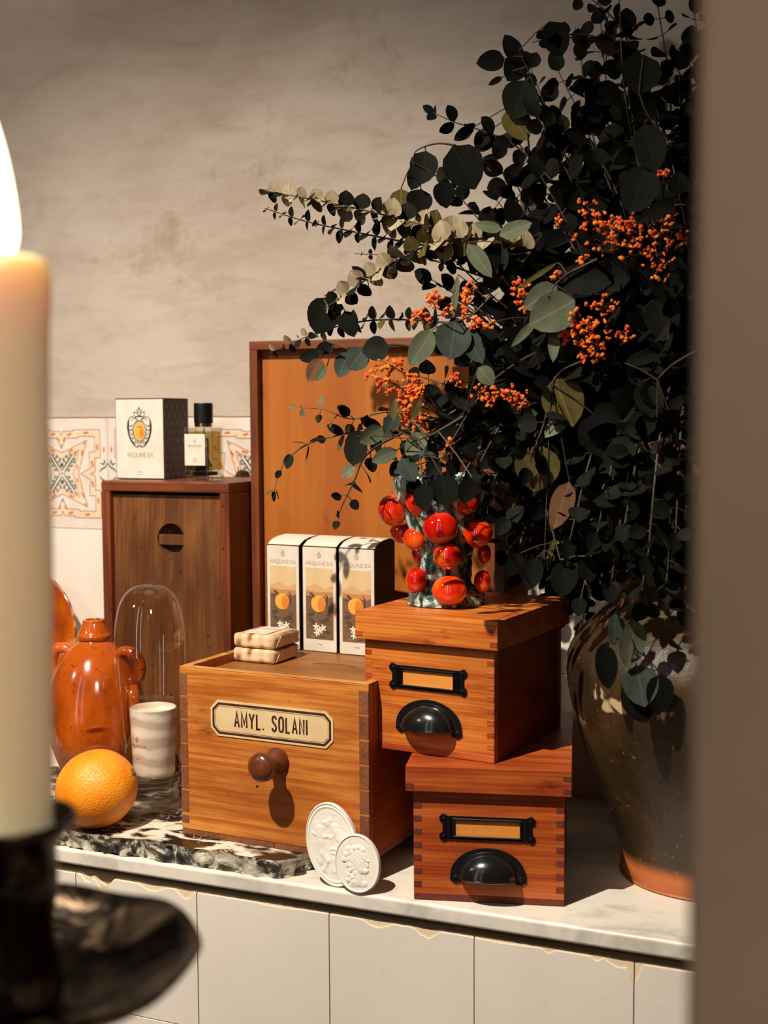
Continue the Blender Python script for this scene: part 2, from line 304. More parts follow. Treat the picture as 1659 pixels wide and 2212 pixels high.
# ------------------------------------------------------------------ mesh helpers
def plane_f(o=(0, 0, 0), u=(1, 0, 0), v=(0, 0, 1), w=(0, -1, 0)):
    o, u, v, w = map(Vector, (o, u, v, w))
    return lambda a, b, c=0.0: o + u * a + v * b + w * c
class MB:
    def __init__(s): s.bm = bmesh.new(); s.uv = s.bm.loops.layers.uv.new('UVMap')
    def box(s, x0, x1, y0, y1, z0, z1, mi=0, bev=0.0, seg=2, T=None):
        old = set(s.bm.faces)
        g = bmesh.ops.create_cube(s.bm, size=1.0)['verts']
        for v in g: v.co = Vector(((x0 + x1) / 2 + v.co.x * (x1 - x0), (y0 + y1) / 2 + v.co.y * (y1 - y0), (z0 + z1) / 2 + v.co.z * (z1 - z0)))
        if bev > 0: bmesh.ops.bevel(s.bm, geom=list(set(e for v in g for e in v.link_edges)), offset=bev, segments=seg, affect='EDGES', profile=.5)
        fs = set(s.bm.faces) - old
        vs = set(v for f in fs for v in f.verts)
        for f in fs: f.material_index = mi
        if T:
            for v in vs: v.co = T @ v.co
        return list(vs)
    def lathe(s, prof, n=48, c=(0, 0, 0), mi=0, f=None, T=None):
        rings = []
        for r, z in prof:
            if r < 1e-6: rings.append([s.bm.verts.new((c[0], c[1], c[2] + z))])
            else: rings.append([s.bm.verts.new((c[0] + r * math.cos(2 * PI * i / n), c[1] + r * math.sin(2 * PI * i / n), c[2] + z)) for i in range(n)])
        for a, b in zip(rings, rings[1:]):
            for i in range(n):
                j = (i + 1) % n
                if len(a) == 1 and len(b) == 1: continue
                vs = [a[0], b[j], b[i]] if len(a) == 1 else ([a[i], a[j], b[0]] if len(b) == 1 else [a[i], a[j], b[j], b[i]])
                try: s.bm.faces.new(vs).material_index = mi
                except ValueError: pass
        vs = [v for r in rings for v in r]
        if f:
            for v in vs: v.co = f(v.co.copy())
        if T:
            for v in vs: v.co = T @ v.co
        return vs
    def tube(s, pts, r, n=8, mi=0, cap=True):
        pts = [Vector(p) for p in pts]; m = len(pts); rs = r if isinstance(r, (list, tuple)) else [r] * m
        prev = None; rings = []
        for i, p in enumerate(pts):
            t = (pts[min(i + 1, m - 1)] - pts[max(i - 1, 0)]).normalized()
            if prev is None: a = t.orthogonal().normalized()
            else: a = (prev - t * prev.dot(t)).normalized()
            prev = a; b = t.cross(a)
            rings.append([s.bm.verts.new(p + (a * math.cos(2 * PI * k / n) + b * math.sin(2 * PI * k / n)) * rs[i]) for k in range(n)])
        for x, y in zip(rings, rings[1:]):
            for k in range(n): s.bm.faces.new((x[k], x[(k + 1) % n], y[(k + 1) % n], y[k])).material_index = mi
        if cap:
            s.bm.faces.new(rings[0][::-1]).material_index = mi; s.bm.faces.new(rings[-1]).material_index = mi
    def prism(s, outer, holes, t, f, mi=0, w0=0.0):
        """flat outline (u,v) with holes, thickness t along w, mapped by f(u,v,w)"""
        b = bmesh.new(); edges = []
        for lp in [outer] + holes:
            vs = [b.verts.new((p[0], p[1], 0)) for p in lp]
            edges += [b.edges.new((vs[i], vs[(i + 1) % len(vs)])) for i in range(len(vs))]
        if not holes:
            b.faces.new([e.verts[0] for e in edges]) if False else bmesh.ops.triangle_fill(b, use_beauty=True, use_dissolve=False, edges=edges)
        else: bmesh.ops.triangle_fill(b, use_beauty=True, use_dissolve=False, edges=edges)
        b.verts.ensure_lookup_table(); b.verts.index_update()
        lo = [s.bm.verts.new(f(v.co.x, v.co.y, w0)) for v in b.verts]; hi = [s.bm.verts.new(f(v.co.x, v.co.y, w0 + t)) for v in b.verts]
        for fc in b.faces:
            ids = [v.index for v in fc.verts]
            if fc.normal.z < 0: ids.reverse()
            s.bm.faces.new([hi[i] for i in ids]).material_index = mi
            s.bm.faces.new([lo[i] for i in reversed(ids)]).material_index = mi
        for e in b.edges:
            if len(e.link_faces) == 1:
                i, j = e.verts[0].index, e.verts[1].index
                s.bm.faces.new((lo[i], lo[j], hi[j], hi[i])).material_index = mi
        b.free(); return lo + hi
    def strip(s, pl, w, f, t=.0003, mi=0, closed=False, taper=False, w0=0.0):
        """a flat ribbon with mitred corners"""
        P = [Vector((p[0], p[1])) for p in pl]; n = len(P); L = []; R = []
        for i in range(n):
            a = P[(i - 1) % n] if (closed or i > 0) else None; b = P[(i + 1) % n] if (closed or i < n - 1) else None
            d1 = (P[i] - a).normalized() if a is not None and (P[i] - a).length > 1e-9 else None
            d2 = (b - P[i]).normalized() if b is not None and (b - P[i]).length > 1e-9 else None
            if d1 is None: d1 = d2
            if d2 is None: d2 = d1
            if d1 is None: d1 = d2 = Vector((1, 0))
            n1 = Vector((-d1.y, d1.x)); n2 = Vector((-d2.y, d2.x)); m = n1 + n2
            m = m.normalized() if m.length > 1e-6 else n1
            k = min(1 / max(m.dot(n1), .35), 2.6); hw = w / 2 * k
            if taper: hw *= math.sin(PI * (i + .35) / (n - .3)) ** .6
            L.append(P[i] + m * hw); R.append(P[i] - m * hw)
        def V(p, ww): return s.bm.verts.new(f(p.x, p.y, ww))
        lh = [V(p, w0 + t) for p in L]; rh = [V(p, w0 + t) for p in R]; ll = [V(p, w0) for p in L]; rl = [V(p, w0) for p in R]
        for i in range(n if closed else n - 1):
            j = (i + 1) % n
            for q in ((rh[i], rh[j], lh[j], lh[i]), (lh[i], lh[j], ll[j], ll[i]), (rh[j], rh[i], rl[i], rl[j])):
                s.bm.faces.new(q).material_index = mi
    def ball(s, c, r, mi=0, sub=3, T=None):
        g = bmesh.ops.create_icosphere(s.bm, subdivisions=sub, radius=1.0)['verts']; r = Vector(r if hasattr(r, '__len__') else (r, r, r)); c = Vector(c)
        for v in g:
            v.co = Vector((v.co.x * r.x, v.co.y * r.y, v.co.z * r.z))
            if T: v.co = T @ v.co
            v.co += c
        for f in set(f for v in g for f in v.link_faces): f.material_index = mi
        return g
    def mesh(s, me, f, mi=0, t=.0003):
        """flat text mesh (x, y) mapped by f, with a little thickness"""
        b = bmesh.new(); b.from_mesh(me); b.verts.index_update()
        lo = [s.bm.verts.new(f(v.co.x, v.co.y, 0)) for v in b.verts]; hi = [s.bm.verts.new(f(v.co.x, v.co.y, t)) for v in b.verts]
        for fc in b.faces:
            ids = [v.index for v in fc.verts]
            if fc.normal.z < 0: ids.reverse()
            s.bm.faces.new([hi[i] for i in ids]).material_index = mi
        for e in b.edges:
            if len(e.link_faces) == 1: s.bm.faces.new((lo[e.verts[0].index], lo[e.verts[1].index], hi[e.verts[1].index], hi[e.verts[0].index])).material_index = mi
        b.free()
    def build(s, name, mats, parent=None, smooth=35, label=None, fix=True, move=None):
        if fix: bmesh.ops.recalc_face_normals(s.bm, faces=s.bm.faces)
        me = bpy.data.meshes.new(name); s.bm.to_mesh(me); s.bm.free()
        for m in (mats if isinstance(mats, list) else [mats]): me.materials.append(m)
        if smooth:
            me.shade_smooth()
            if smooth < 180: me.set_sharp_from_angle(angle=math.radians(smooth))
        o = bpy.data.objects.new(name, me); COL.objects.link(o)
        if parent: o.parent = parent
        if 0 < smooth <= 40:
            w_ = o.modifiers.new('face_weighted_normals', 'WEIGHTED_NORMAL'); w_.keep_sharp = True; w_.weight = 80
        if label: o['label'] = label
        return o
def thing(name, label, cat, loc=(0, 0, 0), rz=0.0, group=None, rot=None):
    o = bpy.data.objects.new(name, None); o.empty_display_size = .02; COL.objects.link(o); o.location = loc
    o.rotation_euler = rot if rot else (0, 0, rz)
    o['label'] = label; o['category'] = cat
    if group: o['group'] = group
    return o
def tag(o, label, cat, group=None):
    o['label'] = label; o['category'] = cat
    if group: o['group'] = group
    return o
def struct(o): o['kind'] = 'structure'; return o
_tc = {}
def text_mesh(s, size=1.0):
    if s not in _tc:
        c = bpy.data.curves.new('lettering', 'FONT'); c.body = s; c.align_x = 'CENTER'; c.resolution_u = 3
        o = bpy.data.objects.new('lettering', c); COL.objects.link(o); bpy.context.view_layer.update()
        me = bpy.data.meshes.new_from_object(o.evaluated_get(bpy.context.evaluated_depsgraph_get()))
        bpy.data.objects.remove(o); _tc[s] = me
    return _tc[s]
def put_text(mb, s, u, v, h, f, sx=1.0, mi=0, t=.0002):
    """centred text with cap height h"""
    k = h / .69
    mb.mesh(text_mesh(s), lambda a, b, c: f(u + a * k * sx, v + b * k, c), mi, t)
def ell(a, b, n=32, cu=0, cv=0, t0=0, t1=2 * PI):
    full = abs(t1 - t0 - 2 * PI) < 1e-6
    return [(cu + a * math.cos(t0 + (t1 - t0) * i / (n if full else n - 1)), cv + b * math.sin(t0 + (t1 - t0) * i / (n if full else n - 1))) for i in range(n)]
def rrect(w, h, r, n=4, cu=0, cv=0):
    o = []
    for cx, cy, a in ((w / 2 - r, h / 2 - r, 0), (-w / 2 + r, h / 2 - r, PI / 2), (-w / 2 + r, -h / 2 + r, PI), (w / 2 - r, -h / 2 + r, 1.5 * PI)):
        for i in range(n + 1): t = a + PI / 2 * i / n; o.append((cu + cx + r * math.cos(t), cv + cy + r * math.sin(t)))
    return o

SER = {'A': ([([(0, 0), (.36, 1)], .3), ([(.36, 1), (.72, 0)], 1), ([(.12, .33), (.5, .33)], .3)], .72), 'R': ([([(.06, 0), (.06, 1)], 1), ([(.06, 1), (.34, .98), (.46, .76), (.34, .54), (.06, .52)], .45), ([(.26, .52), (.62, 0)], .9)], .6),
       'Q': ([([(.4, 0), (.12, .12), (0, .5), (.12, .88), (.4, 1)], .95), ([(.4, 1), (.68, .88), (.8, .5), (.68, .12), (.4, 0)], .6), ([(.35, .02), (.6, -.22), (.95, -.26)], .5)], .82), 'U': ([([(.06, 1), (.06, .25), (.2, .02), (.42, .02)], 1), ([(.42, .02), (.6, .2), (.62, 1)], .3)], .66),
       'I': ([([(.08, 0), (.08, 1)], 1)], .16), 'N': ([([(.04, 0), (.04, 1)], .3), ([(.04, 1), (.66, 0)], 1), ([(.66, 0), (.66, 1)], .3)], .7), 'E': ([([(.08, 0), (.08, 1)], 1), ([(.08, .98), (.5, .98)], .3), ([(.08, .52), (.42, .52)], .3), ([(.08, .02), (.52, .02)], .3)], .54),
       'S': ([([(.42, .85), (.26, 1), (.06, .86), (.08, .66), (.38, .38), (.42, .14), (.22, 0), (.02, .16)], .75)], .46)}
def serif(mb, s, u, v, h, wd, f, mi=0):
    """centred high-contrast capitals, total width wd"""
    tot = sum(SER[c][1] for c in s) + .16 * (len(s) - 1); k = wd / tot; x = u - wd / 2
    for c in s:
        for pl, w in SER[c][0]: mb.strip([(x + p * k, v + q * h) for p, q in pl], .2 * h * (.25 + .75 * w), f, .0002, mi)
        x += (SER[c][1] + .16) * k

# ------------------------------------------------------------------ the setting
WY = 0.357          # wall plane
ZF = 0.4478         # top of the painted frieze
b = MB(); b.box(-3.0, 3.0, -4.5, WY + .1, -.95, -.90); struct(b.build('floor', M['floor']))
b = MB(); b.box(-3.0, 3.0, WY, WY + .1, -.90, 2.4); wall = struct(b.build('wall_back', M['plaster']))
b = MB(); b.box(.396, 1.6, -.772, -.60, -.90, 2.4, bev=.004); struct(b.build('wall_right', M['jamb']))
b = MB()
for r in range(3):
    for k in range(-12, 14):
        x = -.6605 + .152 * k; z = ZF - .152 * (r + 2)
        b.box(x - .0756, x + .0756, WY - .004, WY + .004, z + .0004, z + .1516, 0, .0008, 1)
b.build('tile_cladding', M['tile'], wall)
b = MB()
def P4(q):   # quadrant outline mirrored into a closed one
    a = q; bq = [(u, -v) for u, v in reversed(q[:-1])]
    r = a + bq; l = [(-u, v) for u, v in reversed(r[1:-1])]
    return r + l
SO = P4([(0, .186), (.274, .30), (.18, 0)]); SI = P4([(0, .13), (.19, .212), (.124, 0)])
BI = P4([(0, .227), (.05, .322), (.18, .322), (.18, .338), (.362, .338), (.365, .196), (.30, .196), (.31, .05), (.206, 0)])
BO = P4([(0, .343), (.02, .382), (.13, .382), (.13, .396), (.418, .396), (.42, .146), (.362, .146), (.362, .02), (.31, 0)])
fl = MB()
for k in range(-4, 12):
    x = -.6605 + .152 * k; zc = ZF - .076
    b.box(x - .0757, x + .0757, WY - .004, WY + .004, ZF - .1517, ZF - .0005, 0, .0006, 1)
    f = lambda u, v, w, x=x, zc=zc: Vector((x + u * .152, WY - .004 - w, zc + v * .152))
    fl.prism(SO, [SI], .0002, f, 0); fl.prism(BO, [BI], .0002, f, 0)
    for pl in (SO, SI, BO, BI): fl.strip(pl, .006, f, .0003, 1, closed=True)
    def sw(u, v, a, s, mi):
        c, n = math.cos(a), math.sin(a)
        pts = [(-1.3, .5), (-1, -.2), (-.4, -.3), (.1, .1), (.5, .35), (1, .1), (1.2, -.5)]
        fl.strip([(u + s * (p * c - q * n), v + s * (p * n + q * c)) for p, q in pts], s * .75, f, .0004, mi, taper=True)
    for sx in (-1, 1):
        for sy in (-1, 1):
            sw(sx * .10, sy * .205, sx * sy * .4, .022, 2); sw(sx * .225, sy * .19, sx * sy * 1.2, .020, 2); sw(sx * .17, sy * .06, 1.5, .017, 2)
            sw(sx * .09, sy * .355, .1, .021, 2); sw(sx * .27, sy * .368, -.1, .021, 2); sw(sx * .39, sy * .24, 1.5, .021, 2); sw(sx * .335, sy * .09, 1.6, .021, 2)
            sw(sx * .03, sy * .31, sx * sy * 1.1, .016, 2); sw(sx * .19, sy * .362, 0, .014, 3); sw(sx * .06, sy * .18, .4 * sx * sy, .014, 3); sw(sx * .20, sy * .12, 1.3, .013, 3); sw(sx * .39, sy * .31, 1.5, .014, 3)
            sw(sx * .15, sy * .175, sx * sy * .8, .017, 2); sw(sx * .46, sy * .22, 1.4, .016, 2); sw(sx * .25, sy * .275, sx * sy * .8, .010, 4); sw(0, sy * .25, 1.5, .009, 4)
            # green scrolls of the star
            for off in (-.012, .012):
                fl.strip([(sx * (t * .12 + off), sy * (t * .155 - off)) for t in (.10, .4, .7, 1.0)] + [(sx * (.12 + off * 2.6), sy * (.150 - off * 2.6))], .012, f, .0004, 4, taper=True)
                for t in (.3, .55, .78):
                    cu, cv = t * .12 + off, t * .155 - off; dx = 1 if off > 0 else -1
                    pts = [(cu, cv), (cu + dx * .018, cv - dx * .006), (cu + dx * .034, cv - dx * .020 + .012), (cu + dx * .036, cv + .012 - dx * .006), (cu + dx * .028, cv + .016 - dx * .004)]
                    fl.strip([(sx * p, sy * q) for p, q in pts], .010, f, .0004, 4, taper=True)
            fl.strip([(sx * .41, sy * .02), (sx * .44, sy * .05), (sx * .47, sy * .06), (sx * .50, sy * .10)], .012, f, .0004, 4, taper=True)
            fl.strip([(sx * .42, sy * .10), (sx * .45, sy * .085), (sx * .47, sy * .11), (sx * .46, sy * .13)], .012, f, .0004, 4, taper=True)
    fl.strip(ell(.006, .006, 8), .008, f, .0004, 2, closed=True)
fz = b.build('painted_frieze', M['fr_tile'], wall)
fl.build('star_pattern', [M['fr_fill'], M['fr_line'], M['fr_orange'], M['fr_yellow'], M['fr_green']], fz, smooth=0)
b = MB(); pts = []
for i in range(150):
    x = -.78 + i * .006; pts.append((x, ZF + .0008 + .0014 * noise.noise(Vector((x * 40, 1, 3)))))
b.strip(pts, .0013, plane_f((0, WY, 0)), .0006); b.build('crack', M['crack'], wall, smooth=0)

# counter: tiled base and marble worktop
X0, ZT = -.2200, -.0266
TW, TY0 = .1470, -.028
base = thing('counter_base', 'white glazed tile counter front with chipped upper tile edges', 'counter', (0, 0, 0))
def cx_(px): return at(px, 1960, TY0).x
CH = [(cx_(225), .013, .015, .0095), (cx_(190), .009, .008, .003), (cx_(330), .018, .006, .0015), (cx_(400), .012, .009, .001), (cx_(815), .016, .006, .001), (cx_(922), .014, .008, .0015), (cx_(1185), .006, .004, .0),
      (cx_(1290), .005, .004, 0), (cx_(1340), .014, .007, .001), (cx_(1372), .007, .018, .001), (cx_(600), .03, .0015, 0), (cx_(1080), .04, .0012, 0)]
def edge(x, j):
    d = .0004 * (noise.noise(Vector((x * 160, j, 0))) + .5)
    for c, w, g, bi in CH:
        k = (x - c) / w
        if abs(k) < 1: d = max(d, (g, bi)[j] * (1 - abs(k) ** 1.5) * (1 + .35 * noise.noise(Vector((x * 400, j * 7, 2)))))
    return max(d, 0)
g, bi = MB(), MB()
for k in range(-7, 8):
    for r in range(6):
        xa, xb = X0 + TW * k + .0006, X0 + TW * (k + 1) - .0006; z1 = ZT - .1420 * r; z0 = z1 - .1408
        if r == 0 and -3 < k < 5:
            n = 50; xs = [xb + (xa - xb) * i / n for i in range(n + 1)]
            for (mb, j, w0, t) in ((g, 0, 0, .0012), (bi, 1, -.006, .006)):
                mb.prism([(xa, z0), (xb, z0)] + [(x, z1 - edge(x, j) - (.0009 if j == 0 else 0)) for x in xs], [], t, plane_f((0, TY0 + .0012, 0)), 0, w0)
        else: g.box(xa, xb, TY0, TY0 + .007, z0, z1, 0, .0010, 2)
g.build('glazed_tiles', M['tile'], base, smooth=30); bi.build('exposed_clay', M['biscuit'], base, smooth=0, label='sandy clay showing along the chipped tile edges')
b = MB(); b.box(-1.24, .95, TY0 + .0055, WY - .005, -.899, -.022); b.build('core', M['grout'], base)
b = MB(); vs = b.box(-1.24, .95, TY0 + .004, WY - .005, -.0219, -.0172); b.build('mortar_bed', M['mortar'], base)
top = MB(); top.box(-1.30, 1.0, -.034, WY - .0045, -.0165, 0, 0, .0035, 3)
tag(top.build('marble_worktop', M['stone_white']), 'pale grey-veined white marble worktop lying on the tiled counter', 'worktop')

# dark marble slab with a broken front edge
random.seed(3)
out = []
xs = [-.86 + .004 * i for i in range(int((.86 - .118) / .004))]
for x in xs: out.append((x, -.033 + .0035 * noise.noise(Vector((x * 30, 0, 0))) + .002 * noise.noise(Vector((x * 110, 5, 0)))))
out += [(-.117, -.026), (-.112, -.018), (-.114, -.008), (-.106, .004), (-.104, .02), (-.106, .06), (-.105, .12), (-.105, .186), (-.86, .186)]
b = MB(); b.prism(out, [], .0195, lambda u, v, w: Vector((u, v, w)), 0, .0003)
bm = b.bm; bmesh.ops.subdivide_edges(bm, edges=[e for e in bm.edges if abs(e.verts[0].co.z - e.verts[1].co.z) > .01], cuts=4, use_grid_fill=True)
bm.normal_update()
for v in bm.verts:
    side = v.co.y < -.02 or (v.co.x > -.13 and v.co.y < .1)
    if side:
        n = Vector((noise.noise(v.co * 90), noise.noise(v.co * 90 + Vector((9, 0, 0))), 0)) * .005
        low = (.0198 - v.co.z) / .0198; n += Vector((0, .004 * low, 0)) if v.co.y < -.02 else Vector((-.004 * low, 0, 0))
        if v.co.z > .019: n *= .6
        v.co += n; v.co.z = min(max(v.co.z, .0003), .0198)
for f_ in bm.faces:
    bm.normal_update(); break
for f_ in bm.faces: f_.material_index = 0 if abs(f_.normal.z) > .8 else 1
tag(b.build('marble_slab', [M['stone_dark'], M['stone_broken']], smooth=40), 'dark marble slab with white veins and rough broken front edge on the worktop', 'slab')
ZS = .0199

# ------------------------------------------------------------------ wooden boxes
def joints(mb, x0, x1, zlist, mi, y=0.0, t=.0004):
    for z0, z1 in zlist: mb.box(x0, x1, y - t, y + .004, z0, z1, mi, .0004, 1)
def cup_pull(parent, cx, z0, a=.0268, bb=.0215, d=.019):
    m = MB(); n1, n2 = 28, 10; R = []
    for s in (1.0, .93):
        rows = []
        for j in range(n2 + 1):
            be = PI / 2 * j / n2
            rows.append([m.bm.verts.new(Vector((cx + s * a * math.cos(PI * i / n1), -.0006 - s * d * (math.sin(PI * i / n1) ** .8) * math.sin(be), z0 + s * bb * (math.sin(PI * i / n1)) * math.cos(be)))) for i in range(n1 + 1)])
        R.append(rows)
        for j in range(n2):
            for i in range(n1):
                q = (rows[j][i], rows[j][i + 1], rows[j + 1][i + 1], rows[j + 1][i]); m.bm.faces.new(q if s == 1 else q[::-1])
    for i in range(n1): m.bm.faces.new((R[0][n2][i], R[0][n2][i + 1], R[1][n2][i + 1], R[1][n2][i]))
    bmesh.ops.remove_doubles(m.bm, verts=m.bm.verts, dist=1e-6)
    o = [( (a + .008) * math.cos(t), (bb + .0048) * math.sin(t)) for t in [PI * i / 30 for i in range(31)]] + [(-a - .0085, -.004), (-a - .004, -.0075), (-a + .002, -.006), (-a + .0035, 0)]
    inn = [((a - .002) * math.cos(t), (bb - .002) * math.sin(t)) for t in [PI - PI * i / 30 for i in range(1, 30)]] + [(a - .0035, 0), (a - .002, -.006), (a + .004, -.0075), (a + .0085, -.004)]
    f = plane_f((cx, 0, z0)); m.prism(o + inn, [], .0016, f)
    m.tube([f(p[0], p[1], .0016) for p in [((a + .0005) * math.cos(PI * i / 24), (bb + .0005) * math.sin(PI * i / 24)) for i in range(25)]], .0009, 6)
    m.tube([Vector((cx + a * math.cos(PI * i / 24), -.0006 - d * math.sin(PI * i / 24) ** .8, z0)) for i in range(25)], .0010, 6)
    pull = m.build('cup_pull', M['black'], parent, smooth=50)
    for s in (-1, 1):
        k = MB(); k.lathe([(0, .0024), (.0016, .0022), (.0022, .0012), (.0022, 0)], 14, T=Matrix.Translation((cx + s * (a + .0032), 0, z0 - .0018)) @ Matrix.Rotation(PI / 2, 4, 'X'))
        k.box(cx + s * (a + .0032) - .0020, cx + s * (a + .0032) + .0020, -.0027, -.0020, z0 - .0021, z0 - .0015, 1)
        k.build('screw', [M['screw'], M['black']], pull)
    return pull
def label_holder(parent, cx, cz, w=.082, h=.0255):
    f = plane_f((cx, 0, cz)); m = MB()
    hw, hh = w / 2, h / 2
    def ear(s):  # wavy end
        return [(s * (hw - .008), hh - .002), (s * (hw - .003), hh), (s * hw, hh - .003), (s * (hw - .0004), hh - .0065), (s * (hw - .0032), hh * .32), (s * (hw - .0032), -hh * .32), (s * (hw - .0004), -hh + .0065), (s * hw, -hh + .003), (s * (hw - .003), -hh), (s * (hw - .008), -hh + .002)]
    o = ear(-1)[::-1]; o = [(-hw + .008, -hh + .002)] + [p for p in ear(-1)[::-1][1:-1]] + [(-hw + .008, hh - .002)]
    o = o + ear(1)
    m.prism(o, [rrect(w - .026, h - .009, .0005, 1)], .0016, f)
    iw, ih = (w - .026) / 2, (h - .009) / 2
    for q in ([(-iw, ih), (iw, ih)], [(-iw, -ih), (iw, -ih)], [(-iw, -ih), (-iw, ih)], [(iw, -ih), (iw, ih)], [(-iw - .0035, -ih - .001), (-iw - .0035, ih + .001)], [(iw + .0035, -ih - .001), (iw + .0035, ih + .001)]):
        m.tube([f(p[0], p[1], .0020) for p in q], .0011, 6)
    hld = m.build('label_holder', M['blackmetal'], parent, smooth=40)
    for s in (-1, 1):
        for q in (-1, 1):
            k = MB(); k.ball(f(s * (hw - .0045), q * (hh - .0045), .0016), (.0017, .0010, .0017), 0, 2); k.build('rivet', M['blackmetal'], hld)
    k = MB(); k.prism(rrect(w - .026, h - .009, .0005, 1), [], .0004, f, 0, -.0001); k.build('label_card', M['card_wood'], hld, label='blank tan insert card')
M['card_wood'] = wood('tan_insert', S(232, 158, 72), S(214, 134, 52), S(196, 108, 40), 'x', 14, .1, .3, .5, seed=21, holes=False)
def file_box(label, loc, rz, w, h, lid_h, dep, mats, wl, wh, cwide, hl, fing):
    t = thing('card_file_box', label, 'wooden box', loc, rz, 'lidded card file boxes')
    hb = h - lid_h; m = MB(); th = .009
    m.box(0, w, 0, th, 0, hb, 0, .0008); m.box(0, th, th, dep - th, 0, hb, 1, .0006); m.box(w - th, w, th, dep - th, 0, hb, 1, .0006); m.box(0, w, dep - th, dep, 0, hb, 0, .0006); m.box(th, w - th, th, dep - th, .0003, .008, 0)
    zl = [(.012 + i * 2 * fing, .012 + i * 2 * fing + fing) for i in range(12) if .012 + i * 2 * fing + fing < hb]
    joints(m, .0002, .0075, zl, 2); joints(m, w - .0075, w - .0002, zl, 2)
    m.box(.0003, w * .42, -.0003, .002, .0002, .0065, 2, .0003, 1); m.box(w * .42 + .0006, w - .0003, -.0003, .002, .0002, .0065, 2, .0003, 1)
    m.build('body', mats, t, smooth=30)
    o = .0065; m = MB(); m.box(-o, w + o, -o - .001, dep + o, hb + .0004, h, 0, .0012)
    joints(m, w + o - .008, w + o - .0003, [(hb + .003, hb + .0085), (hb + .0145, hb + .0195)], 2, -o - .001)
    joints(m, -o + .0003, -o + .008, [(hb + .003, hb + .0085)], 2, -o - .001)
    m.build('lid', mats, t, smooth=30)
    label_holder(t, wl, wh, cwide); cup_pull(t, wl + .001, hl)
    return t
lo = file_box('reddish pine file box with black cup pull, standing directly on the worktop', (.0150, -.0285, .0002), .2571, .1385, .1283, .0245, .215, [M['amber2'], M['amber_side'], M['end_red']], .068, .0700, .088, .0255, .0062)
hi = file_box('amber pine file box with black cup pull, stacked crookedly on the reddish file box', (-.0515, .0125, .1287), -.1048, .1370, .1334, .0275, .165, [M['amber'], M['amber_side'], M['amber2']], .0685, .0725, .082, .0265, .0056)

# AMYL box
am = thing('storage_box', 'large old pine box with cream name plate and wooden knob standing on the marble slab', 'wooden box', (-.2546, .0015, ZS + .0001), -.05)
w, h, dp = .2168, .1742, .238
m = MB(); m.box(0, w, 0, .0095, .0062, h, 0, .001); m.box(0, .009, .0095, dp - .009, .0062, h, 1, .0008); m.box(w - .009, w, .0095, dp - .009, .0062, h, 1, .0008); m.box(0, w, dp - .009, dp, .0062, h - .009, 0, .0008)
m.box(.0005, w * .505, .0005, dp, 0, .006, 2, .0006); m.box(w * .505 + .0008, w - .0005, .0005, dp, 0, .006, 2, .0006)
zl = [(h - .006 - .0243 * (i + 1) + .0018, h - .006 - .0243 * i) for i in range(6)] + [(.0125, .0205)]
joints(m, .0002, .0095, zl, 2); joints(m, w - .0105, w - .0002, zl, 2)
m.build('body', [M['pine'], M['pine_side'], M['end']], am, smooth=30)
m = MB(); m.box(.0, w, .0003, .0093, h + .0001, h + .0009, 0, .0003, 1); m.box(0, .0088, .0093, dp, h + .0001, h + .0009, 1, .0003, 1); m.box(w - .0088, w, .0093, dp, h + .0001, h + .0009, 1, .0003, 1)
m.build('worn_rim', [M['pine_rim'], M['pine_rim']], am)
m = MB(); notch = [(.118 + .026 * math.cos(a), .112 + .011 * math.sin(a)) for a in [PI * i / 16 for i in range(17)]] + [(.118 - .01, .110), (.118 + .01, .110)]
m.prism([(.0088, .009), (w - .0088, .009), (w - .0088, dp), (.0088, dp)], [notch], .006, lambda u, v, ww: Vector((u, v, ww)), 0, h - .0150)
m.box(.085, .15, .1, .13, h - .019, h - .0155, 0)
m.build('sliding_lid', M['pine_lid'], am, smooth=20, label='worn sliding lid with a finger notch')
PW, PH, PC = .1405, .0365, .0080
def octo(w, h, c): return [(-w / 2 + c, -h / 2), (w / 2 - c, -h / 2), (w / 2, -h / 2 + c), (w / 2, h / 2 - c), (w / 2 - c, h / 2), (-w / 2 + c, h / 2), (-w / 2, h / 2 - c), (-w / 2, -h / 2 + c)]
f = plane_f((.1085, -.0004, .1262)); m = MB(); m.prism(octo(PW, PH, PC), [], .0006, f); pl = m.build('name_plate', M['paper'], am, smooth=0)
m = MB(); m.prism(octo(PW - .0045, PH - .0045, PC - .001), [octo(PW - .0090, PH - .0090, PC - .0022)], .0002, plane_f((.1085, -.0010, .1262)), 0); m.strip(octo(PW - .0112, PH - .0112, PC - .0028), .0004, plane_f((.1085, -.0010, .1262)), .0002, 1, closed=True)
m.build('border', [M['ink'], M['ink_line']], pl, smooth=0)
LT = {'A': ([[(0, 0), (.25, 1), (.5, 0)], [(.09, .32), (.41, .32)]], .5), 'M': ([[(0, 0), (0, 1), (.3, .25), (.6, 1), (.6, 0)]], .6), 'Y': ([[(0, 1), (.27, .48), (.54, 1)], [(.27, .5), (.27, 0)]], .54), 'L': ([[(0, 1), (0, 0), (.42, 0)]], .42),
      '.': ([[(0, 0), (0, .1)]], .06), ' ': ([], .34), 'S': ([[(.46, .8), (.4, .95), (.24, 1), (.07, .94), (.02, .76), (.1, .6), (.38, .42), (.46, .25), (.4, .06), (.23, 0), (.07, .05), (0, .2)]], .48),
      'O': ([[(.24, 0), (.07, .06), (0, .25), (0, .75), (.07, .94), (.24, 1), (.41, .94), (.48, .75), (.48, .25), (.41, .06), (.24, 0)]], .48), 'N': ([[(0, 0), (0, 1), (.46, 0), (.46, 1)]], .46), 'I': ([[(0, 0), (0, 1)]], .05)}
m = MB(); txt = 'AMYL. SOLANI'; hh = .0148; tot = sum(LT[c][1] for c in txt) + .34 * (len(txt) - 1); kx = .0830 / tot; u = .1085 - .0415
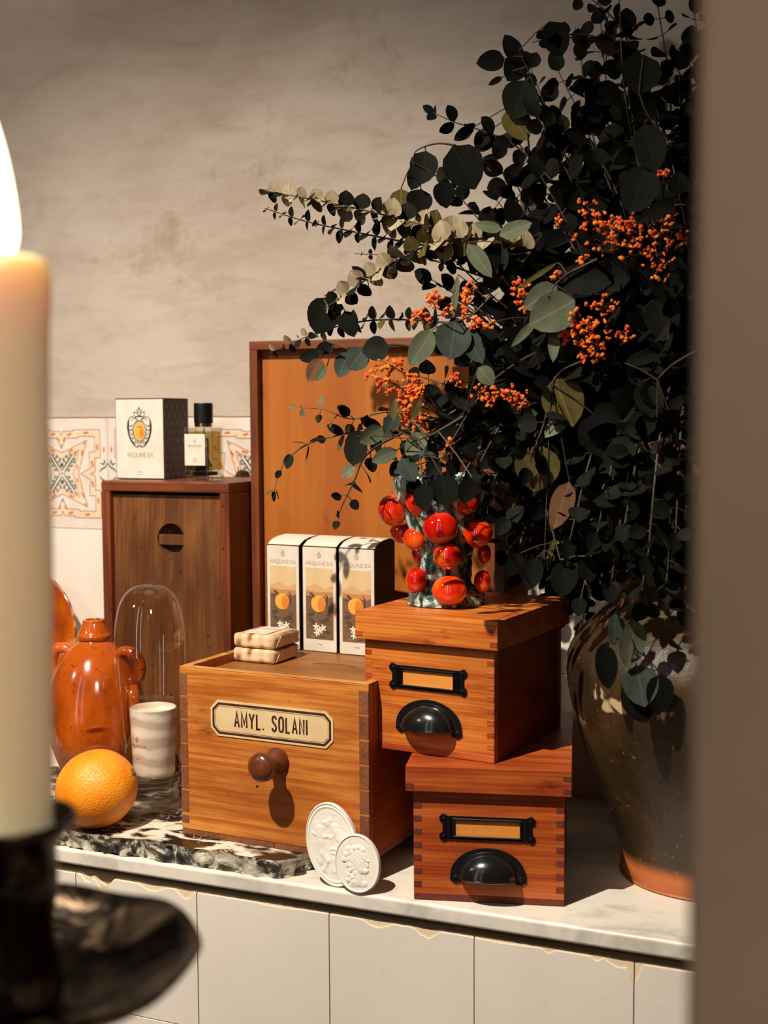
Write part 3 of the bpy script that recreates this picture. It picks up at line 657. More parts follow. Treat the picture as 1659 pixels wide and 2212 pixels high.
for c in txt:
    for s in LT[c][0]: m.strip([(u + p * kx, q * hh) for p, q in s], .0020, plane_f((0, -.0010, .1262 - hh / 2 + .0003)), .0002)
    u += (LT[c][1] + .34) * kx
m.build('lettering', M['ink'], pl, smooth=0)
m = MB(); m.lathe([(0, 0), (.0125, 0), (.0130, .002), (.0118, .005), (.0085, .009), (.0072, .014), (.0072, .019), (.0095, .0225), (.0132, .0255), (.0146, .029), (.0140, .033), (.0105, .0365), (.005, .0382), (0, .0386)], 36, T=Matrix.Translation((.1155, 0, .0905)) @ Matrix.Rotation(PI / 2, 4, 'X'))
m.build('knob', M['knobwood'], am, smooth=60)

# tall box with sliding lid
TX, TY = -.4870, .1990
tb = thing('sliding_lid_box', 'tall dark brown wooden box with round finger grip standing against the tiled wall', 'wooden box', (TX, TY, .0002), .0)
w, h, dp = .1790, .3715, .138; r = .0125
m = MB(); m.box(0, w, 0, dp, h - r, h, 0, .002); m.box(0, w, 0, dp, 0, r, 0, .002); m.box(0, r, 0.0004, dp, r, h - r, 1, .001); m.box(w - r, w, .0004, dp, r, h - r, 1, .001); m.box(r, w - r, dp - .008, dp, r, h - r, 1)
m.build('body', [M['umber_rim'], M['umber_rimz']], tb, smooth=30)
gp = at(361, 1166, TY); gu, gz, gr = gp.x - TX, gp.z, .0190
m = MB(); f = plane_f((0, .0085, 0)); m.prism([(r, r), (w - r, r), (w - r, h - r - .004), (r, h - r - .004)], [ell(gr, gr, 40, gu, gz)], .006, f, 0, -.006)
m.lathe([(gr, 0), (gr * .96, -.004), (gr * .8, -.008), (gr * .4, -.010), (0, -.0105)], 40, T=Matrix.Translation((gu, .0145, gz)) @ Matrix.Rotation(PI / 2, 4, 'X'))
m.box(gu - gr + .0004, gu + gr - .0004, .0105, .0165, gz - .0075, gz + .0050, 0, .0004, 1)
m.build('sliding_lid', M['umber'], tb, smooth=30)

# large shallow wooden tray box standing on its edge
FX, FY = -.3070, .2500
fb = thing('wooden_tray', 'large shallow wooden tray with honey coloured panel, upright behind the orange cartons', 'tray', (FX, FY, .0002), .10)
w, h, dp, r = .300, .538, .050, .0105
m = MB(); m.box(0, w, 0, dp, h - r, h, 0, .0012); m.box(0, w, 0, dp, 0, r, 0, .0012); m.box(0, r, .0003, dp, r, h - r, 1, .001); m.box(w - r, w, .0003, dp, r, h - r, 1, .001)
m.build('frame', [M['frame_x'], M['frame_z']], fb, smooth=30)
m = MB(); m.box(r, w - r, .0130, .018, r, h - r, 0); m.build('panel', M['honey'], fb)

# ------------------------------------------------------------------ cartons
def crest_small(mb, u, v, s, f, mi):
    mb.strip(ell(s * .75, s, 20, u, v), s * .38, f, .0002, mi, closed=True); mb.strip(ell(s * .3, s * .5, 12, u, v - s * .05), s * .16, f, .0002, mi, closed=True)
    mb.strip([(u - s * .35, v + s * 1.25), (u, v + s * 1.45), (u + s * .35, v + s * 1.25)], s * .22, f, .0002, mi)
def small_carton(label, loc, rz):
    t = thing('tall_carton', label, 'carton', loc, rz, 'tall orange cartons standing in a row'); w, h, d = .0445, .1185, .050
    prof = [(0, 0), (d, 0), (d, h + .0075), (d * .75, h + .0085), (d * .45, h + .0075), (d * .2, h + .005), (0, h)]
    m = MB(); m.prism(prof, [], w, lambda a, b_, c: Vector((c, a, b_)), 0)
    m.build('carton_body', M['cardedge'], t, smooth=0)
    m = MB(); m.prism(rrect(w - .0016, h - .0018, .0012, 3, w / 2, h / 2), [], .0004, plane_f(), 0)
    tp = [(.0008, h + .0004)] + [(p, q + .0003) for p, q in ((d * .2, h + .005), (d * .45, h + .0075), (d * .75, h + .0085), (d - .001, h + .0075))]
    for (a, z0), (c, z1) in zip(tp, tp[1:]):
        q = [m.bm.verts.new(v) for v in (Vector((.0008, a, z0)), Vector((w - .0008, a, z0)), Vector((w - .0008, c, z1)), Vector((.0008, c, z1)))]; m.bm.faces.new(q)
    fp = m.build('white_panels', M['card'], t, smooth=0)
    f = plane_f((0, -.0004, 0)); m = MB(); crest_small(m, w / 2, .1085, .0026, f, 0); serif(m, 'ARQUINESIA', w / 2, .0978, .0040, .0355, f); m.build('embossed_lettering', M['gilt'], fp, smooth=0)
    m = MB(); put_text(m, 'Orange', w / 2, .0082, .0016, f, .95, 0); m.build('caption', M['grey_ink'], fp, smooth=0)
    pw, pz0, pz1 = .0355, .0145, .0945; a, c = w / 2 - pw / 2, w / 2 + pw / 2; m = MB()
    m.prism([(a, pz0), (c, pz0), (c, pz1), (a, pz1)], [], .0001, f, 0)
    ff = lambda k: plane_f((0, -.0004 - .00006 * k, 0))
    m.prism([(a, .06), (c, .06), (c, .0745), (c - .004, .0745), (c - .007, .0725), (c - .012, .0715), (c - .018, .0745), (c - .024, .0765), (c - .029, .0745), (a, .0715)], [], .0001, ff(1), 1)
    m.prism([(a, .055), (c, .055), (c, .068), (c - .01, .0685), (c - .02, .0675), (a, .069)], [], .0001, ff(2), 2)
    m.prism([(a, pz0), (c, pz0), (c, .0635), (c - .006, .0615), (c - .02, .0640), (a, .0630)], [], .0001, ff(3), 3)
    random.seed(11)
    for i in range(34):
        z = random.uniform(pz0 + .001, .060); u = random.uniform(a + .002, c - .008); l = random.uniform(.004, .010); q = random.uniform(-.5, .35); l = min(l, c - u - .0005)
        m.strip([(u, z), (u + l * .5, min(z + l * .5 * q + .0006, .061)), (u + l, max(min(z + l * q, .061), pz0 + .0005))], random.choice((.0005, .0011, .0007)), ff(4), .0001, random.choice((5, 5, 6, 4)), taper=True)
    for u, z, l, an in ((a + .009, .034, .011, -.6), (c - .011, .036, .012, .5), (a + .014, .026, .012, -.9), (c - .009, .024, .009, -.4), (a + .007, .042, .009, .3)):
        m.strip([(u + l * k * math.cos(an) - .5 * l * math.cos(an), z + l * k * math.sin(an) - .5 * l * math.sin(an)) for k in (0, .25, .5, .75, 1)], .0052, ff(5), .0001, 4, taper=True)
    m.prism(ell(.0094, .0094, 26, a + .0165, .0545), [], .0001, ff(7), 7); m.prism(ell(.0050, .0080, 18, a + .0205, .0535), [], .0001, ff(8), 8)
    m.strip([(a + .0055, .0662), (a + .009, .0645), (a + .0115, .0615)], .0022, ff(9), .0001, 5, taper=True); m.strip([(c - .010, .066), (c - .0075, .063), (c - .008, .052)], .0014, ff(9), .0001, 5, taper=True)
    for u, z in ((a + .0135, .0285), (a + .0225, .0275), (a + .0145, .0215), (a + .018, .0245)):
        for k in range(5):
            an = k * 2 * PI / 5 + u * 300; m.strip([(u, z), (u + .0024 * math.cos(an), z + .0024 * math.sin(an)), (u + .0042 * math.cos(an), z + .0042 * math.sin(an))], .0017, ff(10), .0001, 9, taper=True)
    m.build('printed_picture', [M['p_sky'], M['p_hill2'], M['p_hill'], M['p_land'], M['p_leaf'], M['p_line'], M['p_rock'], M['print_orange'], M['print_orange2'], M['p_flower']], fp, smooth=0, label='landscape print with an orange and white blossom')
    return t
ZL = ZS + .0001 + .1742 - .0088
small_carton('left one of three white orange cartons, partly behind the wrapped soaps', (-.2478, .1790, ZL), -.115)
small_carton('middle one of three white orange cartons on the pine box', (-.2005, .1750, ZL), -.085)
small_carton('right one of three white orange cartons, partly hidden by the amber file box', (-.1530, .1700, ZL), -.055)

pc = thing('perfume_carton', 'square white carton with orange crest and brown heart patterned side on the tall box', 'carton', (-.4890, .2355, .3720), .04)
w, h, d = .0690, .1000, .060
m = MB(); m.box(0, w, 0, d, 0, h, 0, .0005, 1); m.build('carton_body', M['cardedge'], pc)
m = MB(); m.box(w, w + .0004, .0010, d - .001, .001, h - .0015, 0); m.build('side_panel', M['hearts'], pc, label='dark brown side with rows of hearts')
m = MB(); m.box(.0012, w - .0012, -.0005, .0002, .0016, h - .0014, 0); m.build('front_panel', M['card'], pc)
f = plane_f((w / 2, -.0005, .0595)); m = MB()
def mir(q): return [(-u, v) for u, v in q]
sh = [(0, .0125), (.004, .0150), (.009, .0180), (.0135, .0165), (.0165, .0115), (.0172, .004), (.0158, -.004), (.0125, -.0120), (.0075, -.0180), (.003, -.0200), (0, -.0180)]
m.strip(sh, .0009, f, .0002, 0); m.strip(mir(sh), .0009, f, .0002, 0)
for sg in (1, -1):
    def X(q): return q if sg == 1 else mir(q)
    m.strip(X([(.0145, .0140), (.0158, .008), (.0158, .001), (.0142, -.007), (.0100, -.0145), (.006, -.0178)]), .0022, f, .0002, 0, taper=True)
    m.strip(X([(.0062 + (.0046 - .0006 * k) * math.cos(k * .8), .0128 + (.0042 - .00055 * k) * math.sin(k * .8)) for k in range(7)]), .0006, f, .0003, 0)
    for k in range(5):
        z = .0075 - .005 * k; uu = .0152 - .0011 * k * (k > 1)
        m.strip(X([(uu, z + .001), (uu - .0018, z - .0018), (uu - .0042, z - .0012), (uu - .0052, z + .0018)]), .0011, f, .0003, 0, taper=True)
    m.strip(X([(.0035 + .0024 * math.cos(k), -.0160 + .0024 * math.sin(k)) for k in range(6)]), .0006, f, .0003, 0)
    m.strip(X([(.0005, .0185), (.003, .0225), (.0065, .0235), (.0075, .0205), (.0055, .0175)]), .0007, f, .0002, 0)
    m.strip(X([(.0003, .0185), (.0018, .0215), (.0022, .0245)]), .0007, f, .0002, 0); m.strip(X([(.0072, .0220), (.0076, .0245)]), .0008, f, .0002, 0); m.strip(X([(.0022, .0245), (.0044, .0258)]), .0008, f, .0002, 0)
m.strip([(-.0055, .0175), (0, .0185), (.0055, .0175)], .0016, f, .0002, 0); m.strip([(0, .0250), (0, .0305)], .0007, f, .0002, 0); m.strip([(-.0016, .0285), (.0016, .0285)], .0007, f, .0002, 0); m.strip(ell(.003, .0018, 12, 0, .0255), .0006, f, .0002, 0, closed=True)
m.strip(ell(.0088, .0122, 40), .0007, f, .0003, 0, closed=True); m.strip(ell(.0098, .0134, 40), .0010, f, .0004, 2, closed=True)
m.prism(ell(.0074, .0108, 32), [], .0003, f, 1); m.prism(ell(.0030, .0058, 18, .003, -.002), [], .0004, f, 3)
m.strip([(-.004, .0065), (.001, .0045), (.0055, .0060)], .0008, f, .0005, 0, taper=True)
m.build('crest', [M['dark_ink'], M['print_orange'], M['gilt'], M['print_orange2']], pc, smooth=0, label='crowned scroll crest around an orange oval')
m = MB(); serif(m, 'ARQUINESIA', w / 2, .0275, .0056, .0370, plane_f((0, -.0005, 0))); m.build('embossed_lettering', M['gilt'], pc, smooth=0)
m = MB(); put_text(m, 'Orange', w / 2, .0088, .0017, plane_f((0, -.0005, 0)), .95, 0); put_text(m, 'Eau de Parfum', w / 2, .0052, .0014, plane_f((0, -.0005, 0)), .9, 0); m.build('caption', M['grey_ink'], pc, smooth=0)

pb = thing('perfume_bottle', 'square glass perfume bottle with black cap beside the crest carton', 'perfume bottle', (-.3930, .2360, .3720), -.03)
w, d = .0400, .0340
def rbox(m, x0, x1, y0, y1, z0, z1, r, mi=0): m.prism(rrect(x1 - x0, y1 - y0, r, 6, (x0 + x1) / 2, (y0 + y1) / 2), [], z1 - z0, lambda a, b_, c: Vector((a, b_, c)), mi, z0)
m = MB(); rbox(m, 0, w, 0, d, 0, .0640, .007); m.lathe([(.0105, 0), (.0105, .006)], 24, c=(w / 2, d / 2, .0640)); m.build('glass_body', M['bottleglass'], pb, smooth=40)
m = MB(); rbox(m, .0022, w - .0022, .0022, d - .0022, .0120, .0590, .006); m.build('perfume', M['liquid'], pb, smooth=40, label='pale gold liquid')
m = MB(); m.box(.006, w - .006, .012, d - .008, .0055, .0100, 0, .001); m.build('heavy_base', M['cap'], pb)
m = MB(); m.lathe([(0, 0), (.0112, 0), (.0116, .001), (.0116, .0235), (.0108, .0245), (0, .0245)], 32, c=(w / 2, d / 2, .0690)); m.build('cap', M['cap'], pb, smooth=40)
m = MB(); m.lathe([(0, 0), (.0110, 0), (.0110, .0045), (0, .0045)], 28, c=(w / 2, d / 2, .0645)); m.build('collar', M['gilt_metal'] if 'gilt_metal' in M else plain('pale_gold_metal', S(210, 190, 140), .2, 1), pb, smooth=40)
m = MB(); m.tube([(w / 2, d / 2, .062), (w / 2 + .004, d / 2, .03), (w / 2 + .012, d / 2, .013)], .0009, 6); m.build('dip_tube', M['card'], pb)
m = MB(); m.box(.0035, .0325, -.0004, .0001, .0180, .0560); lb = m.build('label', M['card'], pb)
f = plane_f((0, -.0004, 0)); m = MB(); crest_small(m, .018, .0475, .0018, f, 0); serif(m, 'ARQUINESIA', .018, .0405, .0028, .0200, f); m.build('embossed_lettering', M['gilt'], lb, smooth=0)
m = MB(); put_text(m, 'Orange', .018, .0258, .0012, f, .95, 0); put_text(m, 'Eau de Parfum', .018, .0228, .0009, f, .95, 0); m.build('caption', M['grey_ink'], lb, smooth=0)

# wrapped soaps
def soap(label, loc, rz, lab):
    t = thing('wrapped_soap', label, 'soap', loc, rz, 'wrapped soaps on the pine box'); w, d, h = .0520, .0560, .0150
    m = MB(); m.box(0, w, 0, d, 0, h, 0, .0040, 4)
    bmesh.ops.subdivide_edges(m.bm, edges=m.bm.edges[:], cuts=3, use_grid_fill=True)
    for v in m.bm.verts:
        v.co += Vector((noise.noise(v.co * 130), noise.noise(v.co * 130 + Vector((3, 0, 0))), noise.noise(v.co * 130 + Vector((0, 7, 0))))) * .0009
        v.co.z = max(v.co.z, .0002)
    m.build('wrapper', M['wrap'], t, smooth=60)
    m = MB()
    f = plane_f((w + .0004, d / 2, h / 2), (0, 1, 0), (0, 0, 1), (1, 0, 0)); m.prism([(-d / 2 + .003, -.005), (d / 2 - .003, -.005), (.012, .0062), (-.014, .0062)], [], .0006, f); m.build('folded_end', M['wrap'], t, smooth=0)
    if lab:
        m = MB(); m.box(.012, w - .013, .006, d - .008, h + .0003, h + .0009); lb = m.build('label', M['card'], t)
        m = MB(); ft = plane_f((w / 2, d / 2, h + .0009), (1, 0, 0), (0, 1, 0), (0, 0, 1)); serif(m, 'ARQUINESIA', 0, .006, .0030, .020, ft); m.build('lettering', M['grey_ink'], lb, smooth=0)
    return t
soap('patterned paper wrapped soap lying directly on the pine box lid', (-.2420, .0880, ZL), -.04, False)
soap('patterned paper wrapped soap with a white label, on top of the other soap', (-.2425, .0900, ZL + .0155), -.055, True)

# ------------------------------------------------------------------ glass dome, pedestal and scented candle
PX, PY = -.3250, .0560
pd = thing('glass_pedestal', 'low clear glass pedestal with rings, on the dark slab under the swirled candle', 'glass stand', (PX, PY, ZS + .0001))
gm = NT('solid_clear_glass'); gm.n.remove(gm.b); gg = gm.add('ShaderNodeBsdfGlass', inp={'IOR': 1.45, 'Roughness': .02, 'Color': (.93, .95, .93, 1)}); tr = gm.add('ShaderNodeBsdfTransparent', inp={'Color': (.85, .86, .82, 1)})
gx = gm.add('ShaderNodeMixShader', inp={0: .68, 1: gg.outputs[0], 2: tr.outputs[0]}); gm.l.new(gx.outputs[0], gm.n['Material Output'].inputs[0])
m = MB(); m.lathe([(0, 0), (.0270, 0), (.0295, .0015), (.0300, .005), (.0285, .0085), (.0295, .0115), (.0295, .0140), (.0280, .0160), (.0285, .0190), (.0285, .0330), (.0300, .0350), (.0305, .0375), (.0290, .0400), (.0240, .0408), (0, .0408)], 56)
m.build('pedestal_foot', gm.m, pd, smooth=50)
m = MB(); m.lathe([(.0260, .0185), (.0262, .0325)], 48); m.lathe([(0, .0325), (.0262, .0325)], 48); m.build('frosted_core', thin_glass('milky_glass', (.80, .78, .72, 1), .8, .2), pd, smooth=50)
cu = thing('scented_candle', 'white swirled ceramic candle tumbler standing inside the glass dome', 'candle', (PX + .002, PY, ZS + .0412))
m = MB(); m.lathe([(0, 0), (.0190, 0), (.0215, .0012), (.0225, .004), (.0252, .0740), (.0246, .0745), (.0238, .0735), (.0230, .0660), (0, .0655)], 56); m.build('tumbler', M['swirl'], cu, smooth=50)
m = MB(); m.lathe([(0, .0658), (.0229, .0658), (.0231, .0672), (0, .0668)], 48); m.build('wax', M['candlewax'], cu, smooth=50)
m = MB()
def cyl(r0): 
    def f(a, b_, c):
        rr = r0 + .0025 * (b_ - .004) / .07 + c; an = -PI / 2 - .25 + a / rr; return Vector((rr * math.cos(an), rr * math.sin(an), b_))
    return f
fc = cyl(.02265); crest_small(m, 0, .0430, .0022, fc, 0); serif(m, 'ARQUINESIA', 0, .0345, .0032, .0240, fc); m.build('lettering', M['grey_ink'], cu, smooth=0)
m = MB(); put_text(m, 'Orange', 0, .0215, .0013, fc, .9, 0); m.build('caption', M['grey_ink'], cu, smooth=0)
dome = MB(); pr = []
for r_, z in [(.0300, .0), (.0306, .0008), (.0308, .010), (.0325, .030), (.0352, .060), (.0376, .100), (.0388, .130), (.0386, .150), (.0370, .166), (.0335, .181), (.0280, .1925), (.0200, .2010), (.0105, .2058), (.0, .2070)]: pr.append((r_, z))
inner = [(max(r_ - .0013, 0), z - (.0012 if r_ < .03 and z > .1 else 0)) for r_, z in reversed(pr[1:])]
def smooth_prof(p, n=4):
    o = []
    for i in range(len(p) - 1):
        a, b_, c, d_ = p[max(i - 1, 0)], p[i], p[i + 1], p[min(i + 2, len(p) - 1)]
        for k in range(n):
            t = k / n; q = lambda j: .5 * ((2 * b_[j]) + (c[j] - a[j]) * t + (2 * a[j] - 5 * b_[j] + 4 * c[j] - d_[j]) * t * t + (-a[j] + 3 * b_[j] - 3 * c[j] + d_[j]) * t ** 3)
            o.append((max(q(0), 0), q(1)))
    o.append(p[-1]); return o
pr = smooth_prof(pr); dome.lathe(pr, 72); dome.tube([Vector((.0303 * math.cos(2 * PI * i / 48), .0303 * math.sin(2 * PI * i / 48), .0008)) for i in range(49)], .0009, 6)
d = dome.build('glass_dome', M['dome'], smooth=180); d.location = (PX, PY, ZS + .0440)
tag(d, 'tall clear glass dome covering the swirled white candle', 'glass dome')

# ------------------------------------------------------------------ jug, plate, orange
JX, JY = -.4140, .0780
jg = thing('jug', 'orange glazed earthenware jug with two small ear handles behind the orange', 'jug', (JX, JY, ZS + .0001))
prof = smooth_prof([(0, .0), (.0290, 0), (.0300, .002), (.0320, .012), (.0400, .035), (.0500, .062), (.0550, .086), (.0555, .100), (.0530, .120), (.0460, .142), (.0360, .160), (.0235, .174), (.0170, .1795), (.0185, .1815), (.0190, .1855), (.0165, .1890), (.0125, .1990), (.0120, .2020), (.0090, .2030), (.0080, .1990), (.0080, .17)])
cut = [i for i, p in enumerate(prof) if p[1] < .066]; k = max(i for i in cut if i < len(prof) // 2)
def wob(v): v.z += .0045 * math.sin(math.atan2(v.y, v.x) * 5) * (1 if .05 < v.z < .09 else 0); return v
m = MB(); m.lathe(prof[:k + 2], 64, mi=0, f=wob); m.lathe(prof[k + 1:], 64, mi=1, f=wob); bmesh.ops.remove_doubles(m.bm, verts=m.bm.verts, dist=1e-6)
m.build('jug_body', [M['terra_raw'], M['terra']], jg, smooth=180, label='belly glazed amber above a bare clay foot')
def ring_handle(parent, an, c, r0, rt, sc=1.2):
    m = MB(); pts = []
    for i in range(33):
        a = 2 * PI * i / 32; u, v = r0 * math.cos(a), r0 * sc * math.sin(a); pts.append(Vector(c) + Vector((u * math.cos(an), u * math.sin(an), v)))
    m.tube(pts, [rt * (1.15 + .25 * math.cos(2 * PI * i / 32)) for i in range(33)], 12, cap=False); m.build('ear_handle', M['terra'], parent, smooth=180)
ring_handle(jg, .15, (.0400, .004, .150), .0155, .0055); ring_handle(jg, PI + .15, (-.0400, -.004, .150), .0155, .0055)
m = MB(); m.tube([Vector((.050, -.004, .132)), Vector((.0555, -.006, .116)), Vector((.0545, -.008, .098)), Vector((.0545, -.008, .08))], [.008, .0075, .006, .002], 10); m.build('handle_root', M['terra'], jg, smooth=180)

pt = at(58, 1372, .318)
m = MB(); pp = smooth_prof([(0, -.014), (.030, -.014), (.045, -.012), (.060, -.004), (.072, .004), (.086, .008), (.0905, .007), (.0890, .0035), (.074, -.001), (.058, -.010), (.045, -.018), (0, -.019)], 3)
tl = math.radians(80)
m.lathe([(p, q) for p, q in pp[:18]], 72, mi=0); m.lathe([(p, q) for p, q in pp[17:22]], 72, mi=1); m.lathe([(p, q) for p, q in pp[21:]], 72, mi=0); bmesh.ops.remove_doubles(m.bm, verts=m.bm.verts, dist=1e-6)
rimm = NT('worn_rim_glaze'); n_ = rimm.noise(rimm.coord(), 90, 3, .7); rimm.set(Base_Color=rimm.ramp(n_, [(.42, S(60, 34, 20)), (.5, S(150, 104, 62)), (.6, S(196, 160, 110))]), Roughness=.45)
pz = .0905 * math.sin(tl) + .0012
o = m.build('plate', [M['terra'], rimm.m], smooth=180); o.rotation_euler = (tl, 0, 0); o.location = (pt.x, .312, max(pt.z, pz)); tag(o, 'orange glazed earthenware plate leaning on the tiled wall behind the jug', 'plate')

OC = at(209, 1706, -.012); OC.z = ZS + .0408
orr = thing('orange', 'whole fresh orange fruit lying on the dark slab in front of the jug', 'orange', OC)
m = MB(); R_ = Matrix.Rotation(math.radians(-24), 4, 'Y') @ Matrix.Rotation(.3, 4, 'Z')
g = bmesh.ops.create_icosphere(m.bm, subdivisions=5, radius=1)['verts']
for v in g:
    c = v.co.copy(); r = 1 + .012 * noise.noise(c * 1.6) + .0015 * noise.noise(c * 18)
    ax = c.dot(Vector((1, 0, 0)))
    if ax > .965: r += .035 * ((ax - .965) / .035) - .05 * max(0, (ax - .992) / .008)
    elif ax > .9: r += .006 * noise.noise(c * 12)
    v.co = R_ @ Vector((c.x * r * .0432, c.y * r * .0408, c.z * r * .0404))
m.build('peel', M['peel'], orr, smooth=180)
nv = R_ @ Vector((.0432 * 1.0, 0, 0)); m = MB(); m.ball(nv, (.0018, .003, .003), 0, 2, R_); m.build('navel', M['stem_g'], orr)

# ------------------------------------------------------------------ plaster medallions
def medallion(label, c, a, bb, spin, lean, th, hf, yaw=0.0):
    m = MB(); nr, na = 64, 190; rows = []
    for i in range(nr + 1):
        k = i / nr; row = []
        for j in range(1 if i == 0 else na):
            t = 2 * PI * j / na; u, v = a * k * math.cos(t), bb * k * math.sin(t); row.append(m.bm.verts.new(Vector((u, -th / 2 - hf(u, v, k, t), v))))
        rows.append(row)
    bk = [m.bm.verts.new(Vector((a * math.cos(2 * PI * j / na), th / 2, bb * math.sin(2 * PI * j / na)))) for j in range(na)]
    for i in range(nr):
        for j in range(na):
            j2 = (j + 1) % na
            if i == 0: m.bm.faces.new((rows[0][0], rows[1][j], rows[1][j2]))
            else: m.bm.faces.new((rows[i][j], rows[i + 1][j], rows[i + 1][j2], rows[i][j2]))
    for j in range(na): m.bm.faces.new((rows[nr][j], bk[j], bk[(j + 1) % na], rows[nr][(j + 1) % na]))
    m.bm.faces.new(bk)
    o = m.build('medallion', M['plaster_white'], smooth=60)
    o.rotation_euler = (Matrix.Rotation(yaw, 3, 'Z') @ Matrix.Rotation(lean, 3, 'X') @ Matrix.Rotation(spin, 3, 'Y')).to_euler(); o.location = c
    bpy.context.view_layer.update(); zmin = min((o.matrix_world @ v.co).z for v in o.data.vertices); o.location.z += .0003 - zmin
    return tag(o, label, 'medallion')
def seg(u, v, x0, y0, x1, y1, w, hh):
    dx, dy = x1 - x0, y1 - y0; L = dx * dx + dy * dy; t = 0 if L == 0 else max(0, min(1, ((u - x0) * dx + (v - y0) * dy) / L))
    d2 = (u - x0 - t * dx) ** 2 + (v - y0 - t * dy) ** 2; q = 1 - d2 / (w * w); return hh * math.sqrt(q) if q > 0 else 0
def beads(k, t, n, k0=.90, wd=.028, hh=.0011):
    q = 1 - ((k - k0) / wd) ** 2
    return hh * math.sqrt(q) * (.35 + .65 * abs(math.sin(n * t / 2))) if q > 0 else 0
FIG = [(-10, 14, -10, 17, 4.2, 2), (-11, 4, -10, 10, 4.6, 2), (-11, 4, -12, -6, 4.2, 2), (-12, -6, -8, -14, 3.2, 1.8), (-8, -14, -14, -22, 2.4, 1.5), (-12, -6, -15, -14, 3, 1.6), (-10, 9, -2, 8, 1.8, 1.4), (-11, 10, -17, 14, 1.8, 1.3),
       (7, 12, 7, 15, 4, 2), (9, 4, 8, 9, 4.4, 2), (9, 4, 13, 0, 4, 1.8), (7, 9, 0, 6, 1.7, 1.4), (12, 8, 16, 3, 3.6, 1.2), (-1, -8, 6, -12, 1.5, 1.2), (-2, -4, 5, -6, 1.5, 1.1), (-4, 22, 4, 22, 2, 1.0), (0, 20, 0, 21, 3, 1.3), (4, -14, 1, -20, 2, 1.2), (-5, -25, 9, -27, 2, .8)]
def h_big(u, v, k, t):
    h = sum(seg(u * 1000, v * 1000, *q) ** 3 for q in FIG) ** (1 / 3) * .00050; h = max(h, .0005 * max(0, noise.noise(Vector((u * 200, v * 200, 4)))) if k < .8 else 0)
    return max(h, beads(k, t, 84), .0010 if k > .955 else 0) if k < .995 else .0002
HEAD = [(0, 3, 3, 5, 8.6, 2.0), (3, -3, 4, 0, 6.5, 2.0), (7.6, 6.6, 8.8, 3.0, 2.2, 1.7), (9.2, 3.0, 11.6, .4, 1.3, 1.7), (9.6, -1.6, 10.6, -2.2, 1.3, 1.5), (9.3, -3.8, 10.4, -3.9, 1.2, 1.5), (8.0, -7.2, 9.0, -7.0, 2.1, 1.7), (2.5, -6.0, 7.5, -7.2, 3.0, 1.7), (-1, -9, -1.5, -15, 4.2, 1.5), (-9, -16.5, 5, -18, 2.6, .9)]
CURL = [(-9, 9), (-8.5, 4.5), (-9, 0), (-8, -4.5), (-10, -8.5), (-7, -11), (-11, -12.5), (-6.5, -15), (-4, 10), (-5, 5), (-5.5, -1), (0, 13), (4.5, 13), (8, 10.5), (-6, 13), (-3.5, -7.5), (-12, 5), (-4, -3.8)]
def h_small(u, v, k, t):
    x, y = u * 1000 * .98, v * 1000 * .92; h = sum(seg(x, y, *q) ** 4 for q in HEAD) ** .25
    for i, (cx, cy) in enumerate(CURL):
        d = math.hypot(x - cx, y - cy)
        if d < 2.7: h = max(h, 1.9 * math.sqrt(1 - (d / 2.7) ** 2) + .22 * math.sin(d * 3.4 + i))
    if 2 < y < 12 and x < 4 and h > 0: h += .2 * math.sin((x * .5 + y) * 2.6)
    e = math.hypot(x - 6.6, (y - 2.6) * 1.6); h -= .45 * math.exp(-(e / 1.2) ** 2) if h > 1 else 0
    h = max(h, .4 * max(0, noise.noise(Vector((u * 300, v * 300, 1)))) if k < .6 else 0)
    return max(h * .00075, .0009 if k > .95 else 0) if k < .993 else .0003
medallion('larger oval plaster medallion with beaded rim and small figures, leaning on the pine box', at(719, 1813, -.0210), .0268, .0400, math.radians(-17), math.radians(-7), .0045, h_big)
medallion('smaller oval plaster medallion with a female profile, leaning on the larger one', at(773, 1862, -.0295), .0228, .0272, math.radians(-14), math.radians(-8), .0042, h_small)

# ------------------------------------------------------------------ fruit vase on the amber file box
VX, VY, VZ = .0050, .0830, .1287 + .1334 + .0002
vs = thing('fruit_vase', 'glossy ceramic vase covered in red orange fruits, standing on the amber file box', 'vase', (VX, VY, VZ))
def rough(v):
    n = noise.noise(v * 70) * .0035 + noise.noise(v * 160) * .0015; d = Vector((v.x, v.y, 0)); return v + (d.normalized() * n if d.length > 1e-4 else Vector()) if v.z > .002 else v
m = MB(); m.lathe(smooth_prof([(0, 0), (.0360, 0), (.0385, .003), (.0370, .010), (.0300, .017), (.0250, .026), (.0250, .040), (.0280, .056), (.0340, .074), (.0420, .092), (.0480, .108), (.0510, .122), (.0490, .128), (.0460, .124), (.0400, .10), (.02, .05), (0, .04)], 6), 110, f=rough)
m.build('vase_body', M['vase'], vs, smooth=180)
FR = [(848, 1102, 31, 33, .040), (908, 1073, 34, 40, .054), (1003, 1080, 31, 32, .046), (951, 1140, 37, 33, .060), (1031, 1152, 31, 29, .036), (897, 1163, 25, 24, .044), (906, 1196, 17, 19, .028), (966, 1201, 30, 28, .056), (1046, 1196, 14, 20, .016), (900, 1253, 23, 27, .044), (971, 1275, 36, 31, .056), (1042, 1256, 17, 24, .016), (868, 1150, 26, 22, .020), (955, 1062, 30, 26, .03)]
